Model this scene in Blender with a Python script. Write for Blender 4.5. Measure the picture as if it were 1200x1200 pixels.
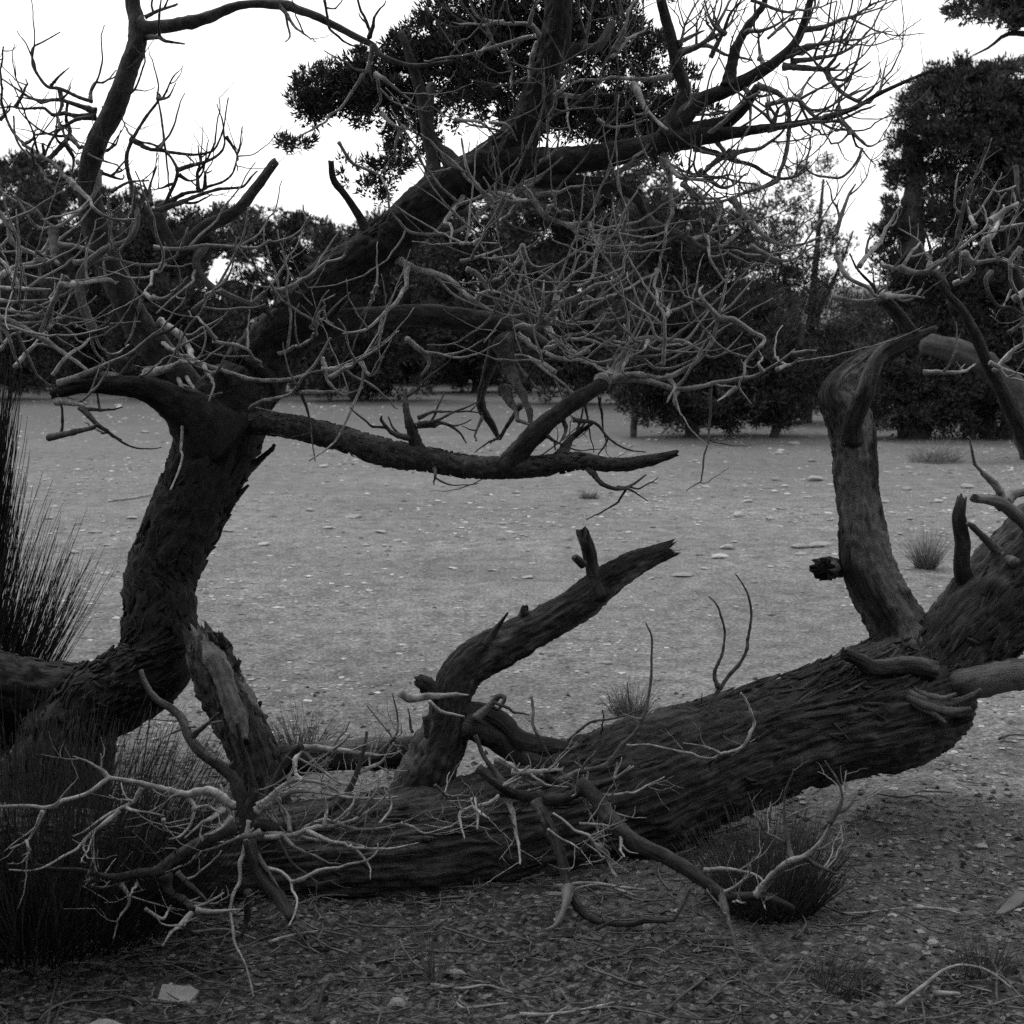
import bpy, math, random
import numpy as np

# ------------------------------------------------------------------ camera, sky, sun, exposure
for o in list(bpy.data.objects):
    bpy.data.objects.remove(o)
SC = bpy.context.scene
COL = SC.collection
F = 1648.0                       # focal length in pixels of the 1200 px photograph
CAMH = 1.5
TH = math.atan(220.0 / F)        # pitch: horizon at y = 380
CT, ST = math.cos(TH), math.sin(TH)
cam_d = bpy.data.cameras.new('camera')
cam = bpy.data.objects.new('camera', cam_d)
COL.objects.link(cam)
cam.location = (0, 0, CAMH)
cam.rotation_euler = (math.radians(90) - TH, 0, 0)
cam_d.sensor_width = 36
cam_d.lens = F / 1200 * 36
cam_d.clip_start = 0.05
cam_d.clip_end = 3000
cam_d.dof.use_dof = True
cam_d.dof.focus_distance = 4.4
cam_d.dof.aperture_fstop = 7.0
SC.camera = cam

SUN_EL, SUN_AZ = math.radians(60), math.radians(-38)     # azimuth from +Y, negative = to the left
w = bpy.data.worlds.new('World'); SC.world = w; w.use_nodes = True
nt = w.node_tree; nt.nodes.clear()
wo = nt.nodes.new('ShaderNodeOutputWorld'); bg = nt.nodes.new('ShaderNodeBackground')
sky = nt.nodes.new('ShaderNodeTexSky'); sky.sky_type = 'NISHITA'; sky.sun_disc = False
sky.sun_elevation = SUN_EL; sky.sun_rotation = SUN_AZ
bw = nt.nodes.new('ShaderNodeRGBToBW')
mx = nt.nodes.new('ShaderNodeMix'); mx.data_type = 'FLOAT'
mx.inputs[0].default_value = 0.85                         # closed cloud cover over the clear sky
mx.inputs[3].default_value = 12.5
nt.links.new(sky.outputs[0], bw.inputs[0]); nt.links.new(bw.outputs[0], mx.inputs[2])
nt.links.new(mx.outputs[0], bg.inputs[0]); bg.inputs[1].default_value = 0.1
nt.links.new(bg.outputs[0], wo.inputs[0])
sl = bpy.data.lights.new('sun', 'SUN'); sl.energy = 1.5; sl.angle = math.radians(16); sl.color = (1, 1, 1)
so = bpy.data.objects.new('sun', sl); COL.objects.link(so)
so.rotation_euler = (math.radians(90) - SUN_EL, 0, -SUN_AZ + math.pi)
sd = (math.sin(SUN_AZ) * math.cos(SUN_EL), math.cos(SUN_AZ) * math.cos(SUN_EL), math.sin(SUN_EL))
from mathutils import Vector
so.rotation_euler = Vector(sd).to_track_quat('Z', 'Y').to_euler()
vs = SC.view_settings
vs.view_transform = 'Standard'; vs.look = 'None'; vs.gamma = 1; vs.use_curve_mapping = False
vs.exposure = 0.36
SC.render.engine = 'CYCLES'
SC.cycles.use_denoising = False          # keeps bark grain, and the grain of the old film look
SC.cycles.max_bounces = 4; SC.cycles.diffuse_bounces = 2

rnd = random.Random(7)
rng = np.random.default_rng(11)

# ------------------------------------------------------------------ helpers
def P(x, y, d):
    """photograph pixel at forward distance d -> world"""
    a = (x - 600) / F; b = (600 - y) / F
    return np.array((d * a, d * (CT + b * ST), CAMH + d * (-ST + b * CT)))

def _hash(ix, iy, iz):
    n = (ix * 374761393 + iy * 668265263 + iz * 2147483647 + 1013904223).astype(np.int64) & 0xffffffff
    n = ((n ^ (n >> 13)) * 1274126177) & 0xffffffff
    n = ((n ^ (n >> 16)) * 2246822519) & 0xffffffff
    return ((n ^ (n >> 15)) & 0xffff) / 65535.0

def vnoise(p):
    """value noise in -1..1 for an (N,3) array"""
    p = np.asarray(p, float)
    i = np.floor(p).astype(np.int64); f = p - i
    f = f * f * (3 - 2 * f)
    out = 0
    for dx in (0, 1):
        for dy in (0, 1):
            for dz in (0, 1):
                wgt = (f[:, 0] if dx else 1 - f[:, 0]) * (f[:, 1] if dy else 1 - f[:, 1]) * (f[:, 2] if dz else 1 - f[:, 2])
                out = out + wgt * _hash(i[:, 0] + dx, i[:, 1] + dy, i[:, 2] + dz)
    return out * 2 - 1

def fbm(p, o=4):
    s = 0; a = 1; t = 0
    for k in range(o):
        s = s + a * vnoise(p * 2.03 ** k + 17.3 * k); t += a; a *= .5
    return s / t

def gz(x, y):
    """ground height"""
    x = np.asarray(x, float); y = np.asarray(y, float)
    p = np.stack([x, y, np.zeros_like(x)], -1).reshape(-1, 3)
    big = fbm(p * .35, 2) * .03
    near = np.clip((6.5 - p[:, 1]) / 3, 0, 1)
    mid = fbm(p * 2.2 + 5, 4) * (.012 + .045 * near)
    fine = fbm(p * 14 + 9, 3) * (.004 + .010 * near)
    return (big + mid + fine).reshape(x.shape)

def gpt(x, y, up=0.0):
    """photo pixel -> point on the ground (z = 0 plane, then lifted to the relief)"""
    b = (600 - y) / F
    d = CAMH / (ST - b * CT)
    p = P(x, y, d)
    p[2] = float(gz(np.array([p[0]]), np.array([p[1]]))[0]) + up
    return p

def mesh_obj(name, V, Fc, mat, parent=None, attr=None, smooth=True):
    me = bpy.data.meshes.new(name)
    V = np.asarray(V, np.float32)
    if isinstance(Fc, np.ndarray):
        n, k = Fc.shape
        me.vertices.add(len(V)); me.vertices.foreach_set('co', V.ravel())
        me.loops.add(n * k); me.loops.foreach_set('vertex_index', Fc.ravel().astype(np.int32))
        me.polygons.add(n)
        me.polygons.foreach_set('loop_start', np.arange(0, n * k, k, dtype=np.int32))
        me.polygons.foreach_set('loop_total', np.full(n, k, np.int32))
        me.update(calc_edges=True); me.validate()
    else:
        me.from_pydata([tuple(v) for v in V], [], Fc); me.update()
    if attr is not None:
        a = me.attributes.new('bark', 'FLOAT_VECTOR', 'POINT')
        a.data.foreach_set('vector', np.asarray(attr, np.float32).ravel())
    me.polygons.foreach_set('use_smooth', np.full(len(me.polygons), smooth))
    me.materials.append(mat)
    o = bpy.data.objects.new(name, me); COL.objects.link(o)
    if parent is not None:
        o.parent = parent
        o.matrix_parent_inverse = parent_inv(parent)
    return o

def parent_inv(p):
    from mathutils import Matrix
    m = Matrix.Translation(p.location)
    q = p.parent
    while q is not None:
        m = Matrix.Translation(q.location) @ m if p.type == 'EMPTY' else m
        q = q.parent
    if p.type != 'EMPTY':          # mesh parts keep identity world matrices
        return Matrix.Identity(4)
    return m.inverted()

def thing(name, label, cat, loc=(0, 0, 0), group=None):
    o = bpy.data.objects.new(name, None); COL.objects.link(o)
    o.location = tuple(float(v) for v in loc); o.empty_display_size = .1
    return tag(o, label, cat, group)

def tag(o, label, cat, group=None):
    o['label'] = label; o['category'] = cat
    if group: o['group'] = group
    return o

# ------------------------------------------------------------------ tubes
def catmull(C, n):
    C = np.asarray(C, float)
    if len(C) == 2:
        t = np.linspace(0, 1, n)[:, None]
        return C[0] * (1 - t) + C[1] * t
    E = np.vstack([2 * C[0] - C[1], C, 2 * C[-1] - C[-2]])
    L = np.r_[0, np.cumsum(np.linalg.norm(np.diff(C[:, :3], axis=0), axis=1))]
    s = np.linspace(0, L[-1], n)
    k = np.clip(np.searchsorted(L, s, 'right') - 1, 0, len(C) - 2)
    t = ((s - L[k]) / np.maximum(L[k + 1] - L[k], 1e-9))[:, None]
    a, b, c, d = E[k], E[k + 1], E[k + 2], E[k + 3]
    return .5 * (2 * b + (c - a) * t + (2 * a - 5 * b + 4 * c - d) * t * t + (3 * b - a - 3 * c + d) * t ** 3)

def tube_data(C, R, nseg=8, step=None, rough=.06, fib=0., jag=(0, 0), knob=.08, freq=1., seed=0, flat=1., wob=0.):
    """C control points, R radii -> verts, quads, bark coords"""
    C = np.asarray(C, float); R = np.asarray(R, float)
    L = np.linalg.norm(np.diff(C, axis=0), axis=1).sum()
    if step is None: step = max(R.mean() * .9, .012)
    n = int(min(max(L / step, len(C) * 2, 4), 420))
    q = catmull(np.column_stack([C, R]), n)
    p, r = q[:, :3], np.maximum(q[:, 3], .0004)
    if wob:                                   # angular kinks and swollen nodes
        rk = np.random.default_rng(seed * 7 + 3 + n)
        v_ = np.r_[0, np.cumsum(np.linalg.norm(np.diff(p, axis=0), axis=1))]
        kn = [0.]
        while kn[-1] < v_[-1]: kn.append(kn[-1] + r.mean() * rk.uniform(5, 15))
        off = rk.normal(size=(len(kn), 3)) * r.mean() * 1.25 * wob; off[0] = 0
        p = p + np.stack([np.interp(v_, kn, off[:, a_]) for a_ in range(3)], -1)
        nd = np.abs(v_[:, None] - np.array(kn)[None]).min(1) / r.mean()
        r = r * (1 + .22 * wob * np.exp(-(nd / 1.2) ** 2) + .05 * rk.normal(size=n))
    T = np.gradient(p, axis=0); T /= np.maximum(np.linalg.norm(T, axis=1), 1e-9)[:, None]
    u = np.cross(T[0], (0.31, .2, .93))
    if np.linalg.norm(u) < .1: u = np.cross(T[0], (1, 0, 0))
    u /= np.linalg.norm(u)
    U = np.empty_like(p)
    for i in range(n):
        u = u - T[i] * u.dot(T[i]); u /= max(np.linalg.norm(u), 1e-9); U[i] = u
    W = np.cross(T, U)
    a = np.linspace(0, 2 * math.pi, nseg, endpoint=False)
    v = np.r_[0, np.cumsum(np.linalg.norm(np.diff(p, axis=0), axis=1))]
    A, VV = np.meshgrid(a, v)
    RR = np.repeat(r[:, None], nseg, 1)
    rm = r.mean()
    co = np.stack([np.cos(A) * rm, np.sin(A) * rm, VV], -1).reshape(-1, 3) + seed * 3.7
    s = 1 / max(rm, .004)
    disp = knob * fbm(co * s * np.array([.8, .8, .45]), 2) if knob else np.zeros(len(co))
    if rough: disp = disp + rough * fbm(co * s * 3.2 * freq * np.array([1, 1, .7]) + 31, 3)
    if fib:
        m = co.copy(); m += .25 * rm * fbm(co * s * .9 + 3, 2)[:, None]
        rid = 1 - np.abs(vnoise(m * s * np.array([6.5, 6.5, .55]) * freq)) * 2
        rid2 = 1 - np.abs(vnoise(m * s * np.array([13, 13, 1.1]) * freq + 50)) * 2
        disp = disp + fib * rid + fib * .5 * rid2
    rad = RR * (1 + disp.reshape(n, nseg))
    X = p[:, None, :] + (U[:, None, :] * np.cos(A)[..., None] + W[:, None, :] * np.sin(A)[..., None] * flat) * rad[..., None]
    rg = np.random.default_rng(seed + 5)
    for e, j in ((0, jag[0]), (-1, jag[1])):
        if j:
            sg = -1 if e == 0 else 1
            X[e] += T[e] * (sg * r[e] * j * rg.random(nseg)[:, None] ** 2)
    V = X.reshape(-1, 3)
    i = np.arange(n - 1)[:, None] * nseg; j = np.arange(nseg)[None, :]; k = (j + 1) % nseg
    Q = np.stack([i + j, i + k, i + nseg + k, i + nseg + j], -1).reshape(-1, 4)
    ends = np.vstack([p[0] + T[0] * r[0] * (.7 if jag[0] else -.25), p[-1] - T[-1] * r[-1] * (.7 if jag[1] else -.25)])
    V = np.vstack([V, ends]); co = np.vstack([co, co[:1], co[-1:]])
    c0, c1 = len(V) - 2, len(V) - 1
    jj = np.arange(nseg); kk = (jj + 1) % nseg; b = (n - 1) * nseg
    cap0 = np.stack([np.full(nseg, c0), kk, jj, jj], -1)[:, :3]
    cap1 = np.stack([np.full(nseg, c1), b + jj, b + kk], -1)
    return V, Q, np.vstack([cap0, cap1]), co, p, r, T

def tube(name, C, R, mat, parent=None, **k):
    V, Q, Cp, co, p, r, T = tube_data(C, R, **k)
    o = mesh_obj(name, V, Q.tolist() + Cp.tolist(), mat, parent, co)
    return o, p, r, T

class Batch:
    """many small tubes in one mesh"""
    def __init__(s): s.V = []; s.Q = []; s.A = []; s.n = 0
    def add(s, C, R, nseg=4, **k):
        k.setdefault('rough', 0); k.setdefault('knob', 0)
        V, Q, Cp, co, *_ = tube_data(C, R, nseg=nseg, **k)
        s.V.append(V); s.Q += (Q + s.n).tolist() + (Cp + s.n).tolist(); s.A.append(co); s.n += len(V)
    def build(s, name, mat, parent=None, stuff=True):
        if not s.n: return None
        o = mesh_obj(name, np.vstack(s.V), s.Q, mat, parent, np.vstack(s.A))
        if stuff: o['kind'] = 'stuff'
        return o

# ------------------------------------------------------------------ materials (all neutral grey: a black and white place)
def newmat(name):
    m = bpy.data.materials.new(name); m.use_nodes = True
    n = m.node_tree; n.nodes.clear()
    out = n.nodes.new('ShaderNodeOutputMaterial'); b = n.nodes.new('ShaderNodeBsdfPrincipled')
    n.links.new(b.outputs[0], out.inputs[0]); b.inputs['Roughness'].default_value = .85
    b.inputs['Specular IOR Level'].default_value = .25
    return m, n, b

def g(v): return (v, v, v, 1)

def ramp(n, src, stops):
    r = n.nodes.new('ShaderNodeValToRGB')
    while len(r.color_ramp.elements) < len(stops): r.color_ramp.elements.new(.5)
    for e, (p, c) in zip(r.color_ramp.elements, stops): e.position = p; e.color = g(c)
    n.links.new(src, r.inputs[0]); return r.outputs[0]

def noise(n, vec, scale, detail=4, rough=.6):
    t = n.nodes.new('ShaderNodeTexNoise'); t.inputs['Scale'].default_value = scale
    t.inputs['Detail'].default_value = detail; t.inputs['Roughness'].default_value = rough
    if vec is not None: n.links.new(vec, t.inputs['Vector'])
    return t.outputs[0]

def mapping(n, src, sc):
    m = n.nodes.new('ShaderNodeMapping'); m.inputs['Scale'].default_value = sc
    n.links.new(src, m.inputs['Vector']); return m.outputs[0]

def mixc(n, fac, a, b, mode='MIX'):
    m = n.nodes.new('ShaderNodeMix'); m.data_type = 'RGBA'; m.blend_type = mode
    for s, i in ((fac, 0), (a, 6), (b, 7)):
        if isinstance(s, (int, float)): m.inputs[i].default_value = s if i == 0 else g(s)
        else: n.links.new(s, m.inputs[i])
    return m.outputs[2]

def bark_mat(name, lo, hi, fibre=110, stretch=.12, bump=.6, patch=None, dist=.004, spots=None):
    m, n, b = newmat(name)
    at = n.nodes.new('ShaderNodeAttribute'); at.attribute_name = 'bark'
    f1 = noise(n, mapping(n, at.outputs['Vector'], (1, 1, stretch)), fibre, 5, .65)
    f2 = noise(n, at.outputs['Vector'], 9, 4, .6)
    c = ramp(n, f1, [(.32, lo), (.68, hi)])
    c = mixc(n, 1.0, c, ramp(n, f2, [(.3, .55), (.7, 1.25)]), 'MULTIPLY')
    if patch is not None:                                  # bare grey wood where the bark has gone
        f3 = noise(n, mapping(n, at.outputs['Vector'], (1, 1, .35)), 7, 5, .62)
        c = mixc(n, ramp(n, f3, [(.50, 0), (.58, 1)]), c, patch)
    if spots is not None:                                  # crusts of pale lichen
        f4 = noise(n, at.outputs['Vector'], 46, 6, .75)
        c = mixc(n, ramp(n, f4, [(.52, 0), (.72, .75)]), c, spots)
    n.links.new(c, b.inputs['Base Color'])
    bp = n.nodes.new('ShaderNodeBump'); bp.inputs['Strength'].default_value = bump; bp.inputs['Distance'].default_value = dist
    n.links.new(f1, bp.inputs['Height']); n.links.new(bp.outputs[0], b.inputs['Normal'])
    return m

M_TRUNK = bark_mat('rough_dark_bark', .005, .034, 55, .4, 1.0, None, .012, spots=.05)
M_LIMB = bark_mat('dark_limb_bark', .012, .060, 80, .3, 1.0, None, .007, spots=.08)
M_MOSS = bark_mat('lichen_limb_bark', .012, .085, 60, .6, 1.0, None, .008, spots=.16)
M_LOG = bark_mat('fibrous_log_bark', .004, .105, 90, .08, 1.0, None, .016, spots=.10)
M_BARE = bark_mat('weathered_bare_wood', .07, .20, 110, .05, .8, None, .005)
M_SNAG = bark_mat('half_barked_wood', .008, .070, 100, .07, 1.0, .15, .011, spots=.03)
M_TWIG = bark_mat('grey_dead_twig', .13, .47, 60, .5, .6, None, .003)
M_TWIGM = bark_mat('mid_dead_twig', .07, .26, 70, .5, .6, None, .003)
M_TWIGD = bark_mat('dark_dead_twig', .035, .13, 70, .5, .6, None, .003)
M_PALE = bark_mat('pale_peeled_twig', .20, .50, 60, .4, .5, None, .003)
M_STEM = bark_mat('broom_stem', .008, .045, 60, .3, .2, None, .001)
M_LITTER = bark_mat('litter_wood', .05, .24, 40, .5, .4, None, .002)

def leaf_mat(name, lo, hi, sc=2.5):
    m, n, b = newmat(name)
    gm = n.nodes.new('ShaderNodeNewGeometry')
    f = noise(n, gm.outputs['Position'], sc, 3)
    rp = n.nodes.new('ShaderNodeMath'); rp.operation = 'ADD'
    n.links.new(f, rp.inputs[0])
    sc2 = n.nodes.new('ShaderNodeMath'); sc2.operation = 'MULTIPLY_ADD'
    n.links.new(gm.outputs['Random Per Island'], sc2.inputs[0]); sc2.inputs[1].default_value = .5; sc2.inputs[2].default_value = -.25
    n.links.new(sc2.outputs[0], rp.inputs[1])
    n.links.new(ramp(n, rp.outputs[0], [(.25, lo), (.75, hi)]), b.inputs['Base Color'])
    b.inputs['Roughness'].default_value = .6
    return m
M_LEAF = leaf_mat('juniper_foliage', .045, .15)
M_LEAF2 = leaf_mat('far_juniper_foliage', .016, .05, .9)
M_LEAF3 = leaf_mat('thin_grey_foliage', .03, .085, 1.2)
M_STEMP = bark_mat('dry_broom_stem', .02, .10, 60, .3, .2, None, .001)
M_GRASS = leaf_mat('dry_grass', .05, .13, 5)
M_GRASSL = leaf_mat('pale_dry_grass', .09, .2, 5)

def stone_mat():
    m, n, b = newmat('pale_limestone')
    tc = n.nodes.new('ShaderNodeTexCoord'); oi = n.nodes.new('ShaderNodeObjectInfo')
    f = noise(n, tc.outputs['Object'], 9, 5, .7)
    c = ramp(n, f, [(.3, .20), (.7, .40)])
    c = mixc(n, 1.0, c, ramp(n, oi.outputs['Random'], [(0, .55), (1, 1.2)]), 'MULTIPLY')
    n.links.new(c, b.inputs['Base Color'])
    bp = n.nodes.new('ShaderNodeBump'); bp.inputs['Strength'].default_value = .5; bp.inputs['Distance'].default_value = .01
    n.links.new(f, bp.inputs['Height']); n.links.new(bp.outputs[0], b.inputs['Normal'])
    return m
M_STONE = stone_mat()

def gravel_mat(name, lo, hi):
    m, n, b = newmat(name)
    gm = n.nodes.new('ShaderNodeNewGeometry')
    n.links.new(ramp(n, gm.outputs['Random Per Island'], [(0, lo), (.75, (lo + hi) / 2), (1, hi)]), b.inputs['Base Color'])
    return m
M_GRAVEL = gravel_mat('gravel', .075, .42)
M_CHIP = gravel_mat('litter_chips', .005, .25)

def ground_mat():
    m, n, b = newmat('gravelly_soil')
    gm = n.nodes.new('ShaderNodeNewGeometry'); pos = gm.outputs['Position']
    sx = n.nodes.new('ShaderNodeSeparateXYZ'); n.links.new(pos, sx.inputs[0])
    fine = noise(n, pos, 55, 6, .75)
    med = noise(n, pos, 7, 5, .65)
    big = noise(n, pos, .5, 3, .5)
    c = ramp(n, fine, [(.34, .05), (.52, .145), (.66, .29)])
    c = mixc(n, 1.0, c, ramp(n, med, [(.32, .62), (.68, 1.28)]), 'MULTIPLY')
    c = mixc(n, 1.0, c, ramp(n, big, [(.3, .85), (.7, 1.1)]), 'MULTIPLY')
    stk = noise(n, mapping(n, pos, (.7, 1.1, 1)), .9, 6, .68)       # trodden bands and bare patches
    c = mixc(n, 1.0, c, ramp(n, stk, [(.3, .8), (.5, 1.0), (.7, 1.12)]), 'MULTIPLY')
    far_ = n.nodes.new('ShaderNodeMapRange'); far_.inputs[1].default_value = 15; far_.inputs[2].default_value = 26   # needle mould and painted shade under the junipers
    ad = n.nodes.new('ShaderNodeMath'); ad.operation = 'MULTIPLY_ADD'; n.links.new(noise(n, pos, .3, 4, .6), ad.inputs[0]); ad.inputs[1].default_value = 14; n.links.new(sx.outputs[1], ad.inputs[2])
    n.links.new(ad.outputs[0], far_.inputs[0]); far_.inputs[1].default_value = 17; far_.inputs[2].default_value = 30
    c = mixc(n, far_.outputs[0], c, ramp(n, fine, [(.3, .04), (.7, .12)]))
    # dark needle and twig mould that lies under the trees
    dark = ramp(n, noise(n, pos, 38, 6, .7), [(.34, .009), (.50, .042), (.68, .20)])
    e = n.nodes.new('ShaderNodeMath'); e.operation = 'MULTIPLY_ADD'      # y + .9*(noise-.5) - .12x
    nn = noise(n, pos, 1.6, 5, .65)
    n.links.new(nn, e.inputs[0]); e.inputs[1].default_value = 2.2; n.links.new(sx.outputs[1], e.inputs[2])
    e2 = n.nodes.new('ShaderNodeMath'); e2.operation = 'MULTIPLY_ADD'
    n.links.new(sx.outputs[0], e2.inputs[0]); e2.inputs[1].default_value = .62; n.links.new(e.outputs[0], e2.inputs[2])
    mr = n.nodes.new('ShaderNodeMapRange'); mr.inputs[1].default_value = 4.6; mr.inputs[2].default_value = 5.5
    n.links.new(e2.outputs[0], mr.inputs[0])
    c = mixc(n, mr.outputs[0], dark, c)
    n.links.new(c, b.inputs['Base Color'])
    bp = n.nodes.new('ShaderNodeBump'); bp.inputs['Strength'].default_value = .7; bp.inputs['Distance'].default_value = .012
    n.links.new(fine, bp.inputs['Height']); n.links.new(bp.outputs[0], b.inputs['Normal'])
    b.inputs['Roughness'].default_value = .95
    return m
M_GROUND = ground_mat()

# ------------------------------------------------------------------ the ground
def axis(lo, hi, fine_lo, fine_hi, st, gr):
    a = list(np.arange(fine_lo, fine_hi, st)); s = st; v = a[-1]
    while v < hi: s *= gr; v += s; a.append(v)
    s = st; v = a[0]; pre = []
    while v > lo: s *= gr; v -= s; pre.append(v)
    return np.array(pre[::-1] + a)
gx = axis(-600, 600, -2.6, 2.6, .02, 1.13); gy = axis(-60, 900, 2.4, 6.6, .02, 1.09)
GX, GY = np.meshgrid(gx, gy)
GZ = gz(GX, GY)
V = np.stack([GX, GY, GZ], -1).reshape(-1, 3)
nx, ny = len(gx), len(gy)
i, j = np.meshgrid(np.arange(ny - 1), np.arange(nx - 1), indexing='ij'); b0 = i * nx + j
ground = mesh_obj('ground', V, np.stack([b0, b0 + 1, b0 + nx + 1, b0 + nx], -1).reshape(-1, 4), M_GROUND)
ground['kind'] = 'structure'

# low ridge far behind the trees
hx = np.linspace(-160, 160, 90); hy = np.linspace(120, 240, 30)
HX, HY = np.meshgrid(hx, hy)
hp = np.stack([HX, HY, 0 * HX], -1).reshape(-1, 3)
HZ = (np.sin(np.clip((HY - 120) / 120, 0, 1) * math.pi).ravel() * (3.2 + 3.5 * np.clip(HX.ravel() / 60 + .3, 0, 1) + 1.6 * fbm(hp * .03, 3)) + .5 * fbm(hp * .25, 3) - .4)
m_h, n_h, b_h = newmat('far_hillside')
gm_ = n_h.nodes.new('ShaderNodeNewGeometry')
n_h.links.new(ramp(n_h, noise(n_h, gm_.outputs['Position'], .35, 5, .7), [(.35, .05), (.65, .16)]), b_h.inputs['Base Color'])
i, j = np.meshgrid(np.arange(29), np.arange(89), indexing='ij'); b0 = i * 90 + j
hill = mesh_obj('hillside', np.column_stack([hp[:, :2], HZ]), np.stack([b0, b0 + 1, b0 + 91, b0 + 90], -1).reshape(-1, 4), m_h)
hill['kind'] = 'structure'

# ------------------------------------------------------------------ foliage
def leaves(c, d, length, width, seed=0):
    """diamond leaves: centres c, directions d -> verts, quads"""
    rg = np.random.default_rng(seed)
    n = len(c)
    d = d / np.maximum(np.linalg.norm(d, axis=1), 1e-6)[:, None]
    s = np.cross(d, rg.normal(size=(n, 3))); s /= np.maximum(np.linalg.norm(s, axis=1), 1e-6)[:, None]
    l = (length * (.6 + .8 * rg.random(n)))[:, None]; wd = (width * (.6 + .8 * rg.random(n)))[:, None]
    V = np.stack([c, c + d * l * .55 + s * wd * .5, c + d * l, c + d * l * .55 - s * wd * .5], 1).reshape(-1, 3)
    return V, np.arange(4 * n).reshape(n, 4)

def needles(c, d, length, width, seed=0):
    rg = np.random.default_rng(seed); n = len(c)
    d = d / np.maximum(np.linalg.norm(d, axis=1), 1e-6)[:, None]
    s = np.cross(d, rg.normal(size=(n, 3))); s /= np.maximum(np.linalg.norm(s, axis=1), 1e-6)[:, None]
    l = (length * (.5 + rg.random(n)))[:, None]; wd = (width * (.5 + rg.random(n)))[:, None]
    return np.stack([c + s * wd * .5, c + d * l, c - s * wd * .5], 1).reshape(-1, 3), np.arange(3 * n).reshape(n, 3)

def lobes_points(lobes, n_sub, sub_r, per, seed):
    """lobes: (centre, radii, weight). hierarchical clumps: points + outward directions"""
    rg = np.random.default_rng(seed)
    wt = np.array([l[2] for l in lobes], float); wt /= wt.sum()
    C = []; D = []
    for (c, r, _), wgt in zip(lobes, wt):
        k = max(1, int(n_sub * wgt))
        u = rg.normal(size=(k, 3)); u /= np.linalg.norm(u, axis=1)[:, None]
        q = np.asarray(c) + u * np.asarray(r) * (rg.random((k, 1)) ** .38)
        for a, uu in zip(q, u):
            sr = sub_r * (.55 + .8 * rg.random())
            m = max(3, int(per * (.6 + .8 * rg.random())))
            v = rg.normal(size=(m, 3)); v /= np.linalg.norm(v, axis=1)[:, None]
            C.append(a + v * sr * np.array([1, 1, .75]) * rg.random((m, 1)) ** .5)
            D.append(v * .7 + uu * .4 + np.array([0, 0, .55]) + rg.normal(size=(m, 3)) * .25)
    return np.vstack(C), np.vstack(D)

def crown(name, lobes, n_sub, sub_r, per, length, width, mat, parent, seed, fine=False):
    c, d = lobes_points(lobes, n_sub, sub_r, per, seed)
    V, Q = (needles if fine else leaves)(c, d, length, width, seed)
    return mesh_obj(name, V, Q, mat, parent, smooth=False)

def px_lobes(L, d, th=None):
    """(cx, cy, rx, ry[, weight]) in pixels at distance d -> lobes"""
    out = []
    for q in L:
        cx, cy, rx, ry = q[:4]; dd = d + (q[5] if len(q) > 5 else 0)
        k = dd / F
        out.append((P(cx, cy, dd), (rx * k, (th or (rx + ry) * .5 * k), ry * k), (q[4] if len(q) > 4 else 1) * rx * ry))
    return out

# ------------------------------------------------------------------ branches traced over the photograph, each with its own distance
PX = {'px': {}}
TRACE = []        # (px x, px y, depth, half width px) samples of what is already built, for joining on
def near_depth(x, y, tol):
    if not TRACE: return None
    A_ = np.concatenate(TRACE); e = np.maximum(0, np.hypot(A_[:, 0] - x, A_[:, 1] - y) - A_[:, 3])
    k = int(np.argmin(e))
    return float(A_[k, 2]) if e[k] < tol else None

def nums(s): 
    return [tuple(float(v) for v in t.split(',')) for t in s.split()]

def branch(name, parent, s, h0=None, h1=None, d=None, dr=.12, mat=None, join=True, amp=.08, thin=1., **k):
    """s: 'x,y[,hw] ...'; half widths in px; d: distance or (start, end)"""
    q = nums(s); n = len(q)
    t = np.linspace(0, 1, n)
    hw = [a[2] if len(a) > 2 else h0 + (h1 - h0) * u for a, u in zip(q, t)]
    d0, d1 = (d if isinstance(d, tuple) else (d + rnd.uniform(-dr, dr), d + rnd.uniform(-dr, dr)))
    if join:
        a = near_depth(q[0][0], q[0][1], 7); b = near_depth(q[-1][0], q[-1][1], 7)
        if a is not None: d0 = a
        if b is not None and (a is None or h1 is None or h1 > 2.6): d1 = b
    bul = rnd.uniform(-amp, amp)
    ds = [d0 + (d1 - d0) * u + bul * math.sin(math.pi * u) for u in t]
    C = [P(a[0], a[1], e) for a, e in zip(q, ds)]
    R = [h * thin * e / F for h, e in zip(hw, ds)]
    big = max(hw)
    if big < 7 and 'jag' not in k:
        R = [a * (1.0 - .45 * u ** 2) if h1 is None or h0 is None or h1 <= h0 else a * (.6 + .4 * u) for a, u in zip(R, t)]
    k.setdefault('wob', .6 if big < 9 else 0)
    if join and n > 2 and (h1 is None or h0 is None or h1 <= h0) and near_depth(q[0][0], q[0][1], 7) is not None:
        R[0] *= 1.55; R[1] *= 1.08
    k.setdefault('nseg', 7 if big < 5 else 10 if big < 9 else 18 if big < 16 else 32)
    k.setdefault('step', max(min(R) * 1.2, .006) if big < 9 else .016)
    k.setdefault('rough', .16 if big > 5 else .12); k.setdefault('knob', .14)
    o, p, r, T = tube(name, C, R, mat, parent, seed=rnd.randrange(1000), **k)
    cc = catmull(np.column_stack([[a[0] for a in q], [a[1] for a in q], ds, hw]), max(6, n * 4))
    TRACE.append(cc); PX['px'][o.name] = cc
    return o, p, r, T

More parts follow.
